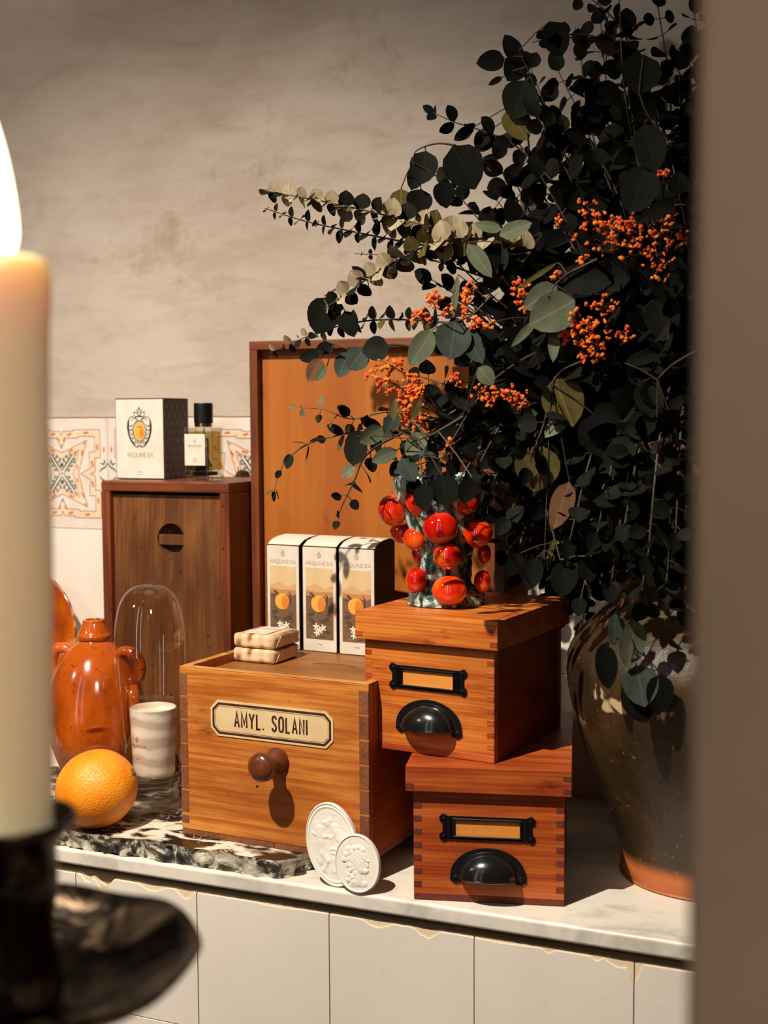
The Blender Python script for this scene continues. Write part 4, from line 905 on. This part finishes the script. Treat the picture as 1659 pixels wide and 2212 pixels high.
for i, (px, py, rx, ry, dy) in enumerate(FR):
    p = at(px, py, VY - dy + .019); k = mpp(p); m = MB()
    g = bmesh.ops.create_icosphere(m.bm, subdivisions=4, radius=1)['verts']; tl = Vector((noise.noise(Vector((i, 0, 0))) * .4, -.3, 1)).normalized()
    for v in g:
        c = v.co.copy(); ax = c.dot(tl); r = 1 + .03 * noise.noise(c * 1.3 + Vector((i, 0, 0))) - .16 * math.exp(-((1 - ax) / .06)) - .02 * abs(math.sin(2.5 * math.atan2(c.y, c.x))) * max(ax, 0)
        v.co = Vector((c.x * rx * k, c.y * (rx + ry) / 2 * k * .75, c.z * ry * k)) * (r * 1.07) + (p - Vector((VX, VY, VZ)))
    m.build('fruit', M['fruit'], vs, smooth=180)

# ------------------------------------------------------------------ big earthenware jar
QX, QY = .2560, .1500
m = MB(); pp = smooth_prof([(0, .0), (.0790, 0), (.0850, .003), (.0860, .012), (.0850, .020), (.0880, .036), (.1020, .078), (.1210, .130), (.1350, .180), (.1395, .215), (.1380, .236), (.1270, .258), (.1080, .278), (.0920, .292), (.0880, .304), (.0950, .314), (.0960, .322), (.0880, .322), (.0820, .310), (.0840, .290), (.11, .24), (.08, .03), (0, .02)], 4); pp = [(r_, z * .92) for r_, z in pp]
m.lathe(pp, 96, f=lambda v: v + Vector((v.x, v.y, 0)) * .012 * noise.noise(v * 12) if v.z > .001 else v)
o = m.build('earthenware_jar', M['pot'], smooth=180); o.location = (QX, QY, .0002)
tag(o, 'large worn olive-brown glazed earthenware jar holding the eucalyptus bouquet', 'jar')

# ------------------------------------------------------------------ candle and candlestick in the foreground
CP = CAM + FW * .55 + RT * ((2 - W / 2) / F_PX * .55)
def cz(py): return CAM.z - ((py - 899.0) / F_PX) * .55
ZC = cz(1786)
cs = thing('candlestick', 'dark tarnished candlestick with wide round dish in the left foreground', 'candlestick', (CP.x, CP.y, -.8998))
zz = lambda py: cz(py) + .8998
m = MB(); z1 = zz(2085)
m.lathe(smooth_prof([(0, 0), (.11, 0), (.115, .006), (.10, .02), (.04, .04), (.018, .08), (.012, .20), (.018, .30), (.011, .42), (.011, .70), (.016, .85), (.014, z1 - .20), (.012, z1 - .10), (.020, z1 - .035), (.024, z1 - .022), (0, z1 - .021)], 4), 40); m.build('stem', M['bronze'], cs, smooth=180)
m = MB(); m.lathe([(0, z1 - .022), (.030, z1 - .020), (.055, z1 - .013), (.072, z1 - .004), (.0800, z1 + .0015), (.0812, z1 + .0005), (.0795, z1 - .0025), (.070, z1 - .009), (.05, z1 - .019), (.02, z1 - .027), (0, z1 - .027)], 72, f=lambda v: v + Vector((0, 0, .0016 * math.sin(7 * math.atan2(v.y, v.x)))) * (math.hypot(v.x, v.y) / .08) ** 4); m.build('dish', M['bronze'], cs, smooth=180)
m = MB(); zc = zz(1786)
m.lathe(smooth_prof([(0, z1 - .020), (.020, z1 - .020), (.0195, z1), (.0175, z1 + .012), (.0200, zc - .026), (.0195, zc - .014), (.0215, zc - .008), (.0275, zc - .001), (.0285, zc + .0025), (.0260, zc + .0025), (.0225, zc - .004), (0, zc - .004)], 4), 48); m.build('socket', M['bronze'], cs, smooth=180)
cn = thing('candle', 'thick ivory candle with a tall bright flame, cut by the left edge', 'candle', (CP.x, CP.y, ZC - .0038))
Lc = cz(556) - ZC + .0038
m = MB(); m.lathe(smooth_prof([(0, 0), (.0182, 0), (.0185, .01), (.0205, Lc * .4), (.0215, Lc * .8), (.0226, Lc - .016), (.0226, Lc - .007), (.0212, Lc - .002), (.0180, Lc), (.0140, Lc - .002), (.0100, Lc - .0045), (0, Lc - .0055)], 5), 56, f=lambda v: v + Vector((v.x, v.y, 0)) * .03 * noise.noise(Vector((v.x * 60, v.y * 60, v.z * 14)))); m.build('wax_body', M['wax'], cn, smooth=180)
m = MB(); m.tube([(0, 0, Lc - .008), (.0005, 0, Lc), (.002, 0, Lc + .006)], .0011, 8); m.build('wick', M['cap'], cn)
m = MB(); m.lathe(smooth_prof([(0, Lc - .0035), (.0060, Lc - .001), (.0094, Lc + .006), (.0098, Lc + .014), (.0086, Lc + .026), (.0062, Lc + .040), (.0032, Lc + .052), (0, Lc + .062)], 4), 32); m.build('flame', M['flame'], cn, smooth=180)
pl = bpy.data.lights.new('candle_light', 'POINT'); pl.energy = 1.5; pl.color = (1, .72, .40); pl.shadow_soft_size = .008
po = bpy.data.objects.new('candle_light', pl); COL.objects.link(po); po.location = (CP.x, CP.y, ZC + Lc + .018)

# ------------------------------------------------------------------ bouquet
FWD = -FW
def leaf(mb, base, d, n, L, Wd, mi, cup=.10, bend=.12, tip=.75):
    d = d.normalized(); n = (n - d * n.dot(d)); n = n.normalized() if n.length > 1e-5 else d.orthogonal().normalized(); s = d.cross(n)
    rows = []; N = 7; uvl = mb.uv
    for i in range(N + 1):
        t = i / N; wv = (math.sin(PI * min(t ** tip, 1)) ** .62) if 0 < t < 1 else 0.0
        z = -bend * L * t * t; r = []
        ks = (0,) if i in (0, N) else (-1, -.5, 0, .5, 1)
        for k in ks:
            hw = k * wv * Wd / 2; r.append((mb.bm.verts.new(base + d * (t * L) + s * hw + n * (z + cup * Wd * (k * k) * wv)), (k * wv / 2 + .5, t)))
        rows.append(r)
    def F(vs):
        f = mb.bm.faces.new([v[0] for v in vs]); f.material_index = mi; f.smooth = True
        for lp, v in zip(f.loops, vs): lp[uvl].uv = v[1]
    for a, b in zip(rows, rows[1:]):
        if len(a) == 1:
            for k in range(len(b) - 1): F((a[0], b[k + 1], b[k]))
        elif len(b) == 1:
            for k in range(len(a) - 1): F((a[k], a[k + 1], b[0]))
        else:
            for k in range(len(a) - 1): F((a[k], a[k + 1], b[k + 1], b[k]))
def spline(P, n=10):
    P = [Vector(p) for p in P]; o = []
    for i in range(len(P) - 1):
        a, b, c, d = P[max(i - 1, 0)], P[i], P[i + 1], P[min(i + 2, len(P) - 1)]
        for k in range(n):
            t = k / n; o.append(.5 * (2 * b + (c - a) * t + (2 * a - 5 * b + 4 * c - d) * t * t + (-a + 3 * b - 3 * c + d) * t ** 3))
    o.append(P[-1]); return o
def resample(P, step):
    o = [P[0]]; acc = 0
    for a, b in zip(P, P[1:]):
        l = (b - a).length; pos = step - acc
        while pos <= l: o.append(a.lerp(b, pos / l)); pos += step
        acc = (acc + l) % step if l > 0 else acc
    return o
rr = random.Random(5)
def rv(s=1.0): return Vector((rr.uniform(-s, s), rr.uniform(-s, s), rr.uniform(-s, s)))
def branch(name, label, pts, kind, mats, cat='eucalyptus branch', group=None, start=.25, L=.030, Wd=.026, step=.02, r0=.0022, stem='stem', disc=.6):
    P = spline(pts); n = len(P); t_ = thing(name, label, cat, P[0], 0, group); o = P[0]
    m = MB(); m.tube([p - o for p in P], [r0 * (1 - .72 * i / (n - 1)) for i in range(n)], 6); m.build('stem', M[stem], t_, smooth=60)
    m = MB(); Q = resample(P, step); q0 = int(len(Q) * start); side = 0
    for i in range(q0, len(Q)):
        p = Q[i]; d = (Q[min(i + 1, len(Q) - 1)] - Q[max(i - 1, 0)]).normalized(); f = (i - q0) / max(1, len(Q) - q0); sz = (1 - (.5 if kind == 'disc' else .62) * f ** (2.2 if kind == 'disc' else 1.6)) * rr.uniform(.85, 1.12)
        a = d.orthogonal().normalized(); a = Matrix.Rotation(side * PI / 2 + rr.uniform(-.35, .35) + .4, 3, d) @ a; side += 1
        for sg in (1, -1):
            s = a * sg; mi = LI[rr.choice(mats if kind != 'disc' or s.z > -.1 or len(mats) < 2 else mats[1:])]  # downward discs drop one pale tone: light from above put into colour
            if kind == 'disc':     # perfoliate discs, set square to the stem
                leaf(m, p - o + s * .0004, (s + d * .2 + rv(.15)).normalized(), d * .6 + FWD * .95 + rv(.25), L * sz, Wd * sz, mi, .12, .15, .85)
            elif kind == 'round':
                dd = (s + d * .35 + rv(.45) + Vector((0, 0, -.25))).normalized(); b = p + dd * .006
                m.tube([p - o, b - o], .0005, 4, LI[stem], cap=False)
                leaf(m, b - o, dd, FWD * .7 + rv(.9), L * sz, Wd * sz, mi, .08, rr.uniform(.0, .25), .8)
            else:                  # narrow
                dd = (s * .8 + d * .7 + rv(.25) + Vector((0, 0, -.15))).normalized()
                leaf(m, p - o + dd * .001, dd, FWD * .5 + rv(.8), L * sz, Wd * sz, mi, .10, rr.uniform(0, .2), 1.0)
    if kind != 'disc':
        leaf(m, P[-1] - o, (P[-1] - P[-3]).normalized() + rv(.2), FWD + rv(.5), L * .5, Wd * .45, LI[rr.choice(mats)])
    m.build('foliage', LM, t_, smooth=0, fix=False)
    for pl_ in t_.children[-1].data.polygons: pl_.use_smooth = True
    return t_
ROOT = Vector((QX - .02, QY, .275))
def A(l, Y): return [at(x, y, (Y[0] + (Y[1] - Y[0]) * i / (len(l) - 1))) for i, (x, y) in enumerate(l)]
def sprig(label, stempx, Y, leaves, r0=.0014, stem='stem', cat='eucalyptus sprig'):
    P = spline(A(stempx, Y), 8); o = P[0]; t_ = thing('eucalyptus_sprig', label, cat, o)
    m = MB(); m.tube([p - o for p in P], [r0 * (1 - .6 * i / (len(P) - 1)) for i in range(len(P))], 6); m.build('stem', M[stem], t_, smooth=60)
    m = MB()
    for (x, y, Lp, Wp, an, mt, dy) in leaves:
        Yl = (Y[0] + Y[1]) / 2 + dy; c = at(x, y, Yl); k = mpp(c); an = math.radians(an)
        d = (RT * math.cos(an) + UP * math.sin(an) + FWD * rr.uniform(-.15, .15)).normalized(); b = c - d * (Lp * k / 2)
        q = min(P, key=lambda p: (p - b).length); m.tube([q - o, q.lerp(b, .55) - o + UP * .0015, b - o], .0006, 5, LI[stem], cap=False)
        leaf(m, b - o, d, FWD + rv(.22), Lp * k, Wp * k, LI[mt], .07, rr.uniform(-.05, .12), .82)
    m.build('foliage', LM, t_, smooth=0, fix=False)
    for pl_ in t_.children[-1].data.polygons: pl_.use_smooth = True
    return t_

# filling branches fanned out of the jar
REG = [(1482, -20), (1300, -20), (1215, 90), (1130, 150), (1110, 220), (1080, 300), (1010, 340), (930, 400), (960, 470), (930, 560), (840, 620), (780, 680), (830, 760), (900, 850), (870, 930), (900, 1000), (1060, 1050), (1100, 1200), (1250, 1280), (1482, 1290)]
def inside(x, y):
    c = False; j = len(REG) - 1
    for i in range(len(REG)):
        if (REG[i][1] > y) != (REG[j][1] > y) and x < (REG[j][0] - REG[i][0]) * (y - REG[i][1]) / (REG[j][1] - REG[i][1]) + REG[i][0]: c = not c
        j = i
    return c
tg = []
k_ = 0
while len(tg) < 112 and k_ < 60000:
    k_ += 1
    x, y = rr.uniform(900, 1640), rr.uniform(-60, 1270)
    if (x > 1482 and len(tg) < 90 and rr.random() < .35) or (x <= 1482 and inside(x, y) and all((x - a) ** 2 + (y - b_) ** 2 > 58 ** 2 for a, b_, _ in tg)): tg.append((x, y, rr.uniform(.03, .29)))
for i, (x, y, Y) in enumerate(tg):
    T = at(x, y, Y); mid = ROOT.lerp(T, .5) + Vector((0, 0, .04 + .10 * abs(T.x - ROOT.x)))
    row = 'top' if y < 260 else 'upper part' if y < 560 else 'middle' if y < 900 else 'bottom'; col = 'left' if x < 1130 else 'centre' if x < 1330 else 'right'
    side = 'towards the front' if Y < .12 else 'halfway back' if Y < .2 else 'near the wall'
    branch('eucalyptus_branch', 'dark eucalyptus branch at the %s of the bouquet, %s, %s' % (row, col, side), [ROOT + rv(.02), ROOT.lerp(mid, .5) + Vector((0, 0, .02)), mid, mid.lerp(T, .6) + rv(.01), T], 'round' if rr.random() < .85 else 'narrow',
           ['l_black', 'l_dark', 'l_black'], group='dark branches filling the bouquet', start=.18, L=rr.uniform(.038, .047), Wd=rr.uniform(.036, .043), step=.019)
for i, (x, y, Y) in enumerate([(1095, 1120, .03), (1120, 1180, .06), (1140, 1010, .0), (1175, 1090, .03), (1190, 1230, .04), (1230, 1170, .01), (1255, 1290, .02), (1290, 1150, -.01), (1320, 1260, -.02), (1350, 1130, -.02), (1385, 1300, -.02), (1400, 1200, -.03), (1440, 1260, -.01), (1460, 1150, -.02), (1480, 1310, .0),
                                (870, 1000, .02), (905, 1035, .03), (950, 1000, .0), (985, 1045, .0), (1030, 1010, .01), (1060, 1055, .03), (1000, 960, .02), (930, 950, .04), (1085, 980, .02), (1090, 1190, .16), (1120, 1240, .19), (1150, 1160, .20), (1180, 1280, .21), (1205, 1210, .18), (1235, 1300, .23), (1110, 1100, .14), (1215, 1330, .27), (1255, 1360, .29)]):
    T = at(x, y, Y); top = ROOT.lerp(T, .45) + Vector((0, -.01, .12 + .03 * (i % 3)))
    where = ('between the fruit vase and the jar' if x < 1240 else 'over the left shoulder of the jar' if x < 1330 else 'over the middle of the jar rim' if x < 1430 else 'over the jar beside the blurred wall') if i < 15 else \
        ('over the left edge of the fruit vase' if x < 940 else 'over the middle of the fruit vase' if x < 1020 else 'over the right edge of the fruit vase') if i < 24 else 'behind the amber file box, near the wall'
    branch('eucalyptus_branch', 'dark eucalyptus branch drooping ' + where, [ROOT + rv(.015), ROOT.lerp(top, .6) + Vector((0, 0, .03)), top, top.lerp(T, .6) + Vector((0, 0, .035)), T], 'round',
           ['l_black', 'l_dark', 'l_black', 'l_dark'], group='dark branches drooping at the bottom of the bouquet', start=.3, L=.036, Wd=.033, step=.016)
def eb(label, px, Y, kind, mats, **kw): return branch('eucalyptus_branch', label, A(px, Y), kind, mats, **kw)
D = ['l_disc']; DD = ['l_disc', 'l_disc', 'l_dark']
eb('long upper spike of small round leaves reaching furthest left over the bare wall', [(1230, 600), (1080, 545), (960, 500), (860, 472), (760, 448), (660, 428), (562, 410)], (.12, .06), 'disc', ['l_disc', 'l_disc', 'l_dark', 'l_olive', 'l_dark', 'l_disc'], start=.12, L=.0190, Wd=.0240, step=.0078, r0=.0014)
eb('long lower spike of sparse upright leaves just below the uppermost spike', [(1200, 610), (1000, 548), (850, 518), (760, 500), (660, 478), (572, 450)], (.12, .07), 'disc', ['l_disc', 'l_dark', 'l_olive'], start=.12, L=.0165, Wd=.0115, step=.0090, r0=.0014)
eb('arching spike of pale round discs curving down to the left', [(1200, 560), (1060, 518), (950, 522), (870, 556), (800, 598), (740, 640), (700, 668)], (.08, .04), 'disc', ['l_disc', 'l_olive', 'l_disc', 'l_dark'], start=.1, L=.0200, Wd=.0250, step=.0078, r0=.0014)
eb('short thin spike of tiny leaves at mid height on the left', [(1050, 600), (920, 558), (850, 552), (765, 548)], (.10, .06), 'disc', ['l_disc', 'l_dark'], start=.3, L=.0085, Wd=.0080, step=.0090, r0=.0011)
eb('thin drooping spike of tiny leaves crossing the top edge of the wooden tray', [(1000, 700), (860, 690), (760, 698), (670, 725), (583, 762)], (.08, .05), 'disc', ['l_disc', 'l_dark', 'l_olive'], start=.15, L=.0150, Wd=.0110, step=.0090, r0=.0012)
eb('upper twig of round leaves hanging in front of the honey coloured panel', [(950, 905), (840, 890), (760, 905), (700, 885), (640, 880)], (.10, .07), 'round', ['l_olive', 'l_dark', 'l_sage'], start=.3, L=.0180, Wd=.0130, step=.018, r0=.0011, stem='stem_g')
eb('long drooping twig of narrow leaves hanging furthest down-left over the wooden tray', [(950, 905), (830, 925), (740, 938), (660, 962), (612, 1005), (592, 1060)], (.10, .06), 'narrow', ['l_olive', 'l_dark', 'l_dark'], start=.2, L=.0240, Wd=.0120, step=.020, r0=.0014, stem='stem_g')
eb('drooping twig of round leaves ending just above the white cartons', [(960, 900), (850, 945), (790, 985), (765, 1040), (738, 1095), (730, 1125)], (.03, .0), 'round', ['l_dark', 'l_sage', 'l_dark'], start=.25, L=.0200, Wd=.0170, step=.016, r0=.0013)
eb('dark twig of small leaves jutting left above the middle of the bouquet', [(1230, 430), (1120, 320), (1040, 282), (985, 265), (935, 243)], (.14, .10), 'narrow', ['l_black', 'l_dark'], start=.3, L=.0240, Wd=.0180, step=.020, r0=.0013)
eb('dark leafy spike near the top pointing left', [(1440, 300), (1380, 150), (1300, 85), (1220, 75), (1150, 92)], (.16, .12), 'disc', ['l_black', 'l_dark'], start=.35, L=.0170, Wd=.0180, step=.0110, r0=.0014)
eb('dark branch running out of the top of the frame', [(1450, 400), (1400, 200), (1340, 60), (1262, -15)], (.16, .14), 'round', ['l_black', 'l_dark'], start=.3, L=.0230, Wd=.0210, step=.016, r0=.0018)
eb('olive tinted twig of narrow leaves in the shade above the jar', [(1420, 1020), (1390, 1120), (1360, 1210), (1345, 1290)], (.04, .02), 'narrow', ['l_olive', 'l_olive', 'l_dark'], start=.2, L=.0200, Wd=.0085, step=.018, r0=.0010, stem='stem_g')
eb('thin twig with a few yellowish leaves in the dark right of the vase', [(1330, 1000), (1300, 1060), (1290, 1110), (1230, 1160), (1180, 1210)], (.05, .03), 'narrow', ['l_olive', 'l_black'], start=.2, L=.0200, Wd=.0085, step=.022, r0=.0009, stem='stem_g')
eb('pale green curved spray of long leaves in the lower left of the bouquet', [(1230, 900), (1120, 925), (1030, 945), (960, 985), (880, 1010)], (.03, .01), 'narrow', ['l_sage', 'l_dark', 'l_blue'], start=.1, L=.0300, Wd=.0160, step=.026, r0=.0014, stem='stem_g')

sprig('sprig with the largest pale sage leaves, right of the orange blossoms', [(1290, 560), (1230, 590), (1200, 615), (1185, 640)], (.02, .0), [(1190, 676), (0)] and [(1192, 676, 112, 88, 208, 'l_sage', -.006), (1262, 606, 118, 66, -8, 'l_dark', .01), (1168, 642, 86, 56, 215, 'l_sage', .004), (1196, 744, 78, 26, 268, 'l_sage', .002), (1132, 720, 78, 20, 228, 'l_sage', 0), (1160, 595, 105, 11, 212, 'l_olive', .002)])
sprig('sprig of big blue-grey leaves hanging in the middle of the bouquet', [(1060, 640), (1020, 680), (985, 695)], (.02, .0), [(978, 735, 86, 80, 262, 'l_blue', -.004), (1022, 748, 84, 48, 300, 'l_blue', .004), (909, 752, 92, 52, 238, 'l_sage', -.008), (984, 640, 96, 14, 264, 'l_sage', 0)])
sprig('sprig of blue-green round leaves at the left, over the corner of the tray', [(900, 750), (840, 745), (780, 760), (740, 750), (700, 735)], (.04, .02), [(770, 776, 58, 54, 230, 'l_blue', -.004), (811, 754, 60, 58, 190, 'l_dark', -.006), (742, 788, 60, 42, 250, 'l_blue', .004), (680, 800, 58, 38, 240, 'l_brown', 0), (668, 770, 46, 30, 190, 'l_dark', 0), (700, 752, 40, 28, 200, 'l_dark', 0), (694, 808, 40, 18, 235, 'l_sage', -.006)])
sprig('sprig with one very large dark round leaf at the far left edge', [(830, 590), (760, 610), (725, 625), (700, 640)], (.06, .04), [(698, 682, 84, 74, 250, 'l_dark', -.004), (755, 700, 60, 40, 290, 'l_dark', 0), (775, 585, 36, 16, 150, 'l_black', 0)])
sprig('sprig of drooping dark leaves hanging from an arched stem, left of centre', [(1060, 370), (1010, 325), (950, 310), (900, 325), (892, 350)], (.12, .10), [(915, 362, 76, 62, 262, 'l_dark', -.004), (1003, 362, 104, 92, 300, 'l_dark', -.006), (898, 385, 58, 40, 250, 'l_black', .004), (905, 436, 56, 58, 260, 'l_black', 0), (866, 438, 60, 50, 270, 'l_olive', .004), (960, 420, 60, 50, 280, 'l_black', .004)])
sprig('sprig of dark leaves near the top left of the bouquet, against the bare wall', [(1190, 260), (1160, 200), (1140, 150), (1120, 110)], (.14, .11), [(1060, 132, 64, 46, 190, 'l_black', 0), (1106, 104, 66, 42, 120, 'l_black', -.004), (1112, 148, 66, 56, 240, 'l_black', 0), (1122, 215, 88, 80, 250, 'l_dark', -.006), (1118, 270, 84, 64, 300, 'l_olive', .0), (1200, 85, 80, 62, 290, 'l_black', 0), (1070, 175, 34, 14, 210, 'l_black', 0), (1045, 305, 60, 46, 240, 'l_black', 0), (1000, 290, 48, 26, 215, 'l_black', 0)])
sprig('sprig with a long pale olive leaf in the upper middle', [(1090, 560), (1085, 530), (1082, 512)], (.03, .02), [(1114, 495, 76, 38, 22, 'l_sage', -.004), (1054, 490, 60, 26, 168, 'l_sage', 0), (1036, 562, 92, 38, 305, 'l_sage', .002), (1090, 560, 50, 18, 268, 'l_dark', 0)])
sprig('sprig of broad brownish leaves deep in the right half of the bouquet', [(1260, 780), (1215, 800), (1190, 830)], (.03, .01), [(1218, 870, 112, 92, 292, 'l_olive', -.004), (1160, 1012, 104, 100, 262, 'l_olive', -.008), (1213, 1092, 108, 52, 252, 'l_brown', -.004), (1188, 1186, 52, 18, 62, 'l_olive', 0), (1290, 940, 96, 84, 280, 'l_black', 0), (1240, 740, 60, 40, 250, 'l_dark', .01)])
sprig('sprig of grey-green leaves at the right edge beside the blurred wall', [(1500, 760), (1450, 790), (1420, 820)], (.03, .01), [(1396, 770, 96, 32, 17, 'l_dark', 0), (1402, 862, 84, 66, 282, 'l_dark', -.004), (1452, 880, 90, 28, 42, 'l_dark', 0), (1462, 1015, 118, 104, 262, 'l_brown', -.004), (1428, 968, 64, 28, 160, 'l_brown', 0)])
sprig('sprig of small sage leaves hanging just above the fruit vase', [(1000, 900), (940, 935), (905, 950)], (-.05, -.075), [(897, 960, 62, 44, 228, 'l_sage', -.004), (882, 1014, 60, 44, 300, 'l_blue', -.004), (802, 940, 60, 42, 215, 'l_sage', .01), (852, 884, 50, 16, 84, 'l_olive', 0), (899, 882, 52, 20, 66, 'l_olive', 0), (1050, 812, 50, 40, 310, 'l_sage', 0), (768, 975, 66, 52, 262, 'l_dark', .012), (845, 915, 56, 34, 240, 'l_blue', .01), (830, 985, 60, 34, 205, 'l_sage', .008), (915, 1075, 60, 44, 275, 'l_black', -.03), (960, 1060, 70, 66, 280, 'l_dark', -.02), (1010, 1060, 60, 44, 250, 'l_black', -.02)])
sprig('sprig of grey round leaves drooping over the shoulder of the jar', [(1300, 1240), (1320, 1290), (1345, 1330), (1370, 1400)], (-.01, -.02), [(1364, 1392, 112, 62, 262, 'l_sage', -.002), (1384, 1482, 92, 80, 280, 'l_blue', .004), (1378, 1520, 96, 70, 300, 'l_dark', .006), (1328, 1360, 72, 34, 268, 'l_blue', .004), (1310, 1440, 100, 50, 275, 'l_black', .01), (1425, 1500, 90, 60, 265, 'l_black', .008)])
sprig('sprig of dark leaves between the vase and the jar', [(1180, 1100), (1200, 1170), (1210, 1210)], (.02, .01), [(1218, 1250, 84, 60, 262, 'l_dark', 0), (1150, 1240, 76, 44, 255, 'l_dark', 0), (1110, 1220, 60, 40, 240, 'l_black', 0), (1270, 1230, 60, 44, 285, 'l_dark', 0)])
sprig('sprig of dim round leaves high on the right, in shadow', [(1440, 300), (1400, 250), (1380, 200)], (.06, .05), [(1385, 160, 92, 88, 262, 'l_dark', 0), (1405, 320, 108, 72, 285, 'l_dark', -.01), (1380, 410, 110, 84, 250, 'l_dark', -.01), (1440, 600, 110, 90, 270, 'l_dark', 0), (1430, 690, 100, 80, 280, 'l_dark', 0), (1420, 455, 110, 34, 210, 'l_dark', -.015)])

# orange blossom sprays
def spray(label, root, blobs, Y):
    P0 = at(root[0], root[1], Y + .04); t_ = thing('blossom_spray', label, 'blossom spray', P0, 0, 'orange blossom sprays in the bouquet'); st, bl = MB(), MB()
    for (x, y, rx, ry, n) in blobs:
        c = at(x, y, Y); k = mpp(c); q = spline([P0, P0.lerp(c, .6) + Vector((0, 0, .006)), c], 5); st.tube([p - P0 for p in q], .0006, 5)
        for i in range(n):
            a = rr.uniform(0, 2 * PI); r = rr.random() ** .55; p = c + RT * (math.cos(a) * r * rx * k) + UP * (math.sin(a) * r * ry * k) + FWD * rr.uniform(-.006, .012)
            if i % 3 == 0: st.tube([c - P0, c.lerp(p, .5) - P0 + rv(.002), p - P0], .0003, 4, cap=False)
            s = rr.uniform(.0013, .0024)
            if rr.random() < .4: bl.ball(p - P0, s, 0, 1)
            for _ in range(3): bl.ball(p - P0 + rv(.0016), s * rr.uniform(.6, .85), 0, 1)
    st.build('stem', M['stem'], t_, smooth=60); bl.build('blossoms', M['blossom'], t_, smooth=0)
spray('brightest and fullest spray of orange blossoms, at the lower left', (980, 920), [(865, 838, 50, 34, 60), (880, 880, 30, 36, 30), (905, 850, 22, 28, 20), (845, 790, 34, 18, 18), (812, 815, 30, 16, 14), (905, 915, 26, 22, 16), (878, 905, 30, 22, 16)], .005)
spray('small spray of orange blossoms left of the largest pale leaf', (1060, 700), [(935, 655, 18, 22, 16), (910, 690, 20, 26, 20), (965, 668, 16, 18, 8), (945, 640, 12, 10, 6)], .01)
spray('orange blossoms behind the narrow upright leaf in the middle', (1080, 720), [(1015, 632, 22, 24, 18), (1010, 655, 14, 16, 8), (1035, 700, 26, 16, 14), (1008, 680, 10, 20, 6)], .015)
spray('orange blossoms just above and left of the largest pale leaf', (1220, 700), [(1130, 640, 22, 34, 26), (1122, 618, 16, 14, 8), (1200, 596, 12, 10, 7), (1055, 700, 20, 12, 8)], .02)
spray('orange blossoms in front of the dark leaves at mid height, above the vase', (1100, 900), [(1065, 860, 26, 24, 18), (1110, 850, 26, 20, 18), (985, 820, 14, 14, 8), (1030, 850, 22, 16, 10), (1125, 870, 20, 16, 12), (975, 965, 10, 20, 6)], .01)
spray('reddish orange blossoms right below the largest pale leaf', (1330, 790), [(1265, 690, 38, 30, 34), (1250, 720, 34, 28, 24), (1275, 755, 34, 36, 34), (1220, 728, 14, 22, 12), (1330, 725, 36, 18, 16), (1300, 660, 40, 20, 16)], .02)
spray('wide dim spray of orange blossoms in the upper right shadow', (1420, 620), [(1290, 478, 44, 22, 26), (1340, 500, 44, 34, 36), (1400, 490, 50, 34, 36), (1455, 500, 30, 44, 26), (1215, 480, 16, 14, 9), (1240, 510, 16, 14, 7), (1380, 550, 60, 30, 26), (1265, 448, 30, 14, 8), (1430, 580, 30, 26, 12), (1300, 530, 44, 20, 14), (1435, 370, 20, 30, 8), (1255, 560, 14, 14, 5)], .05)
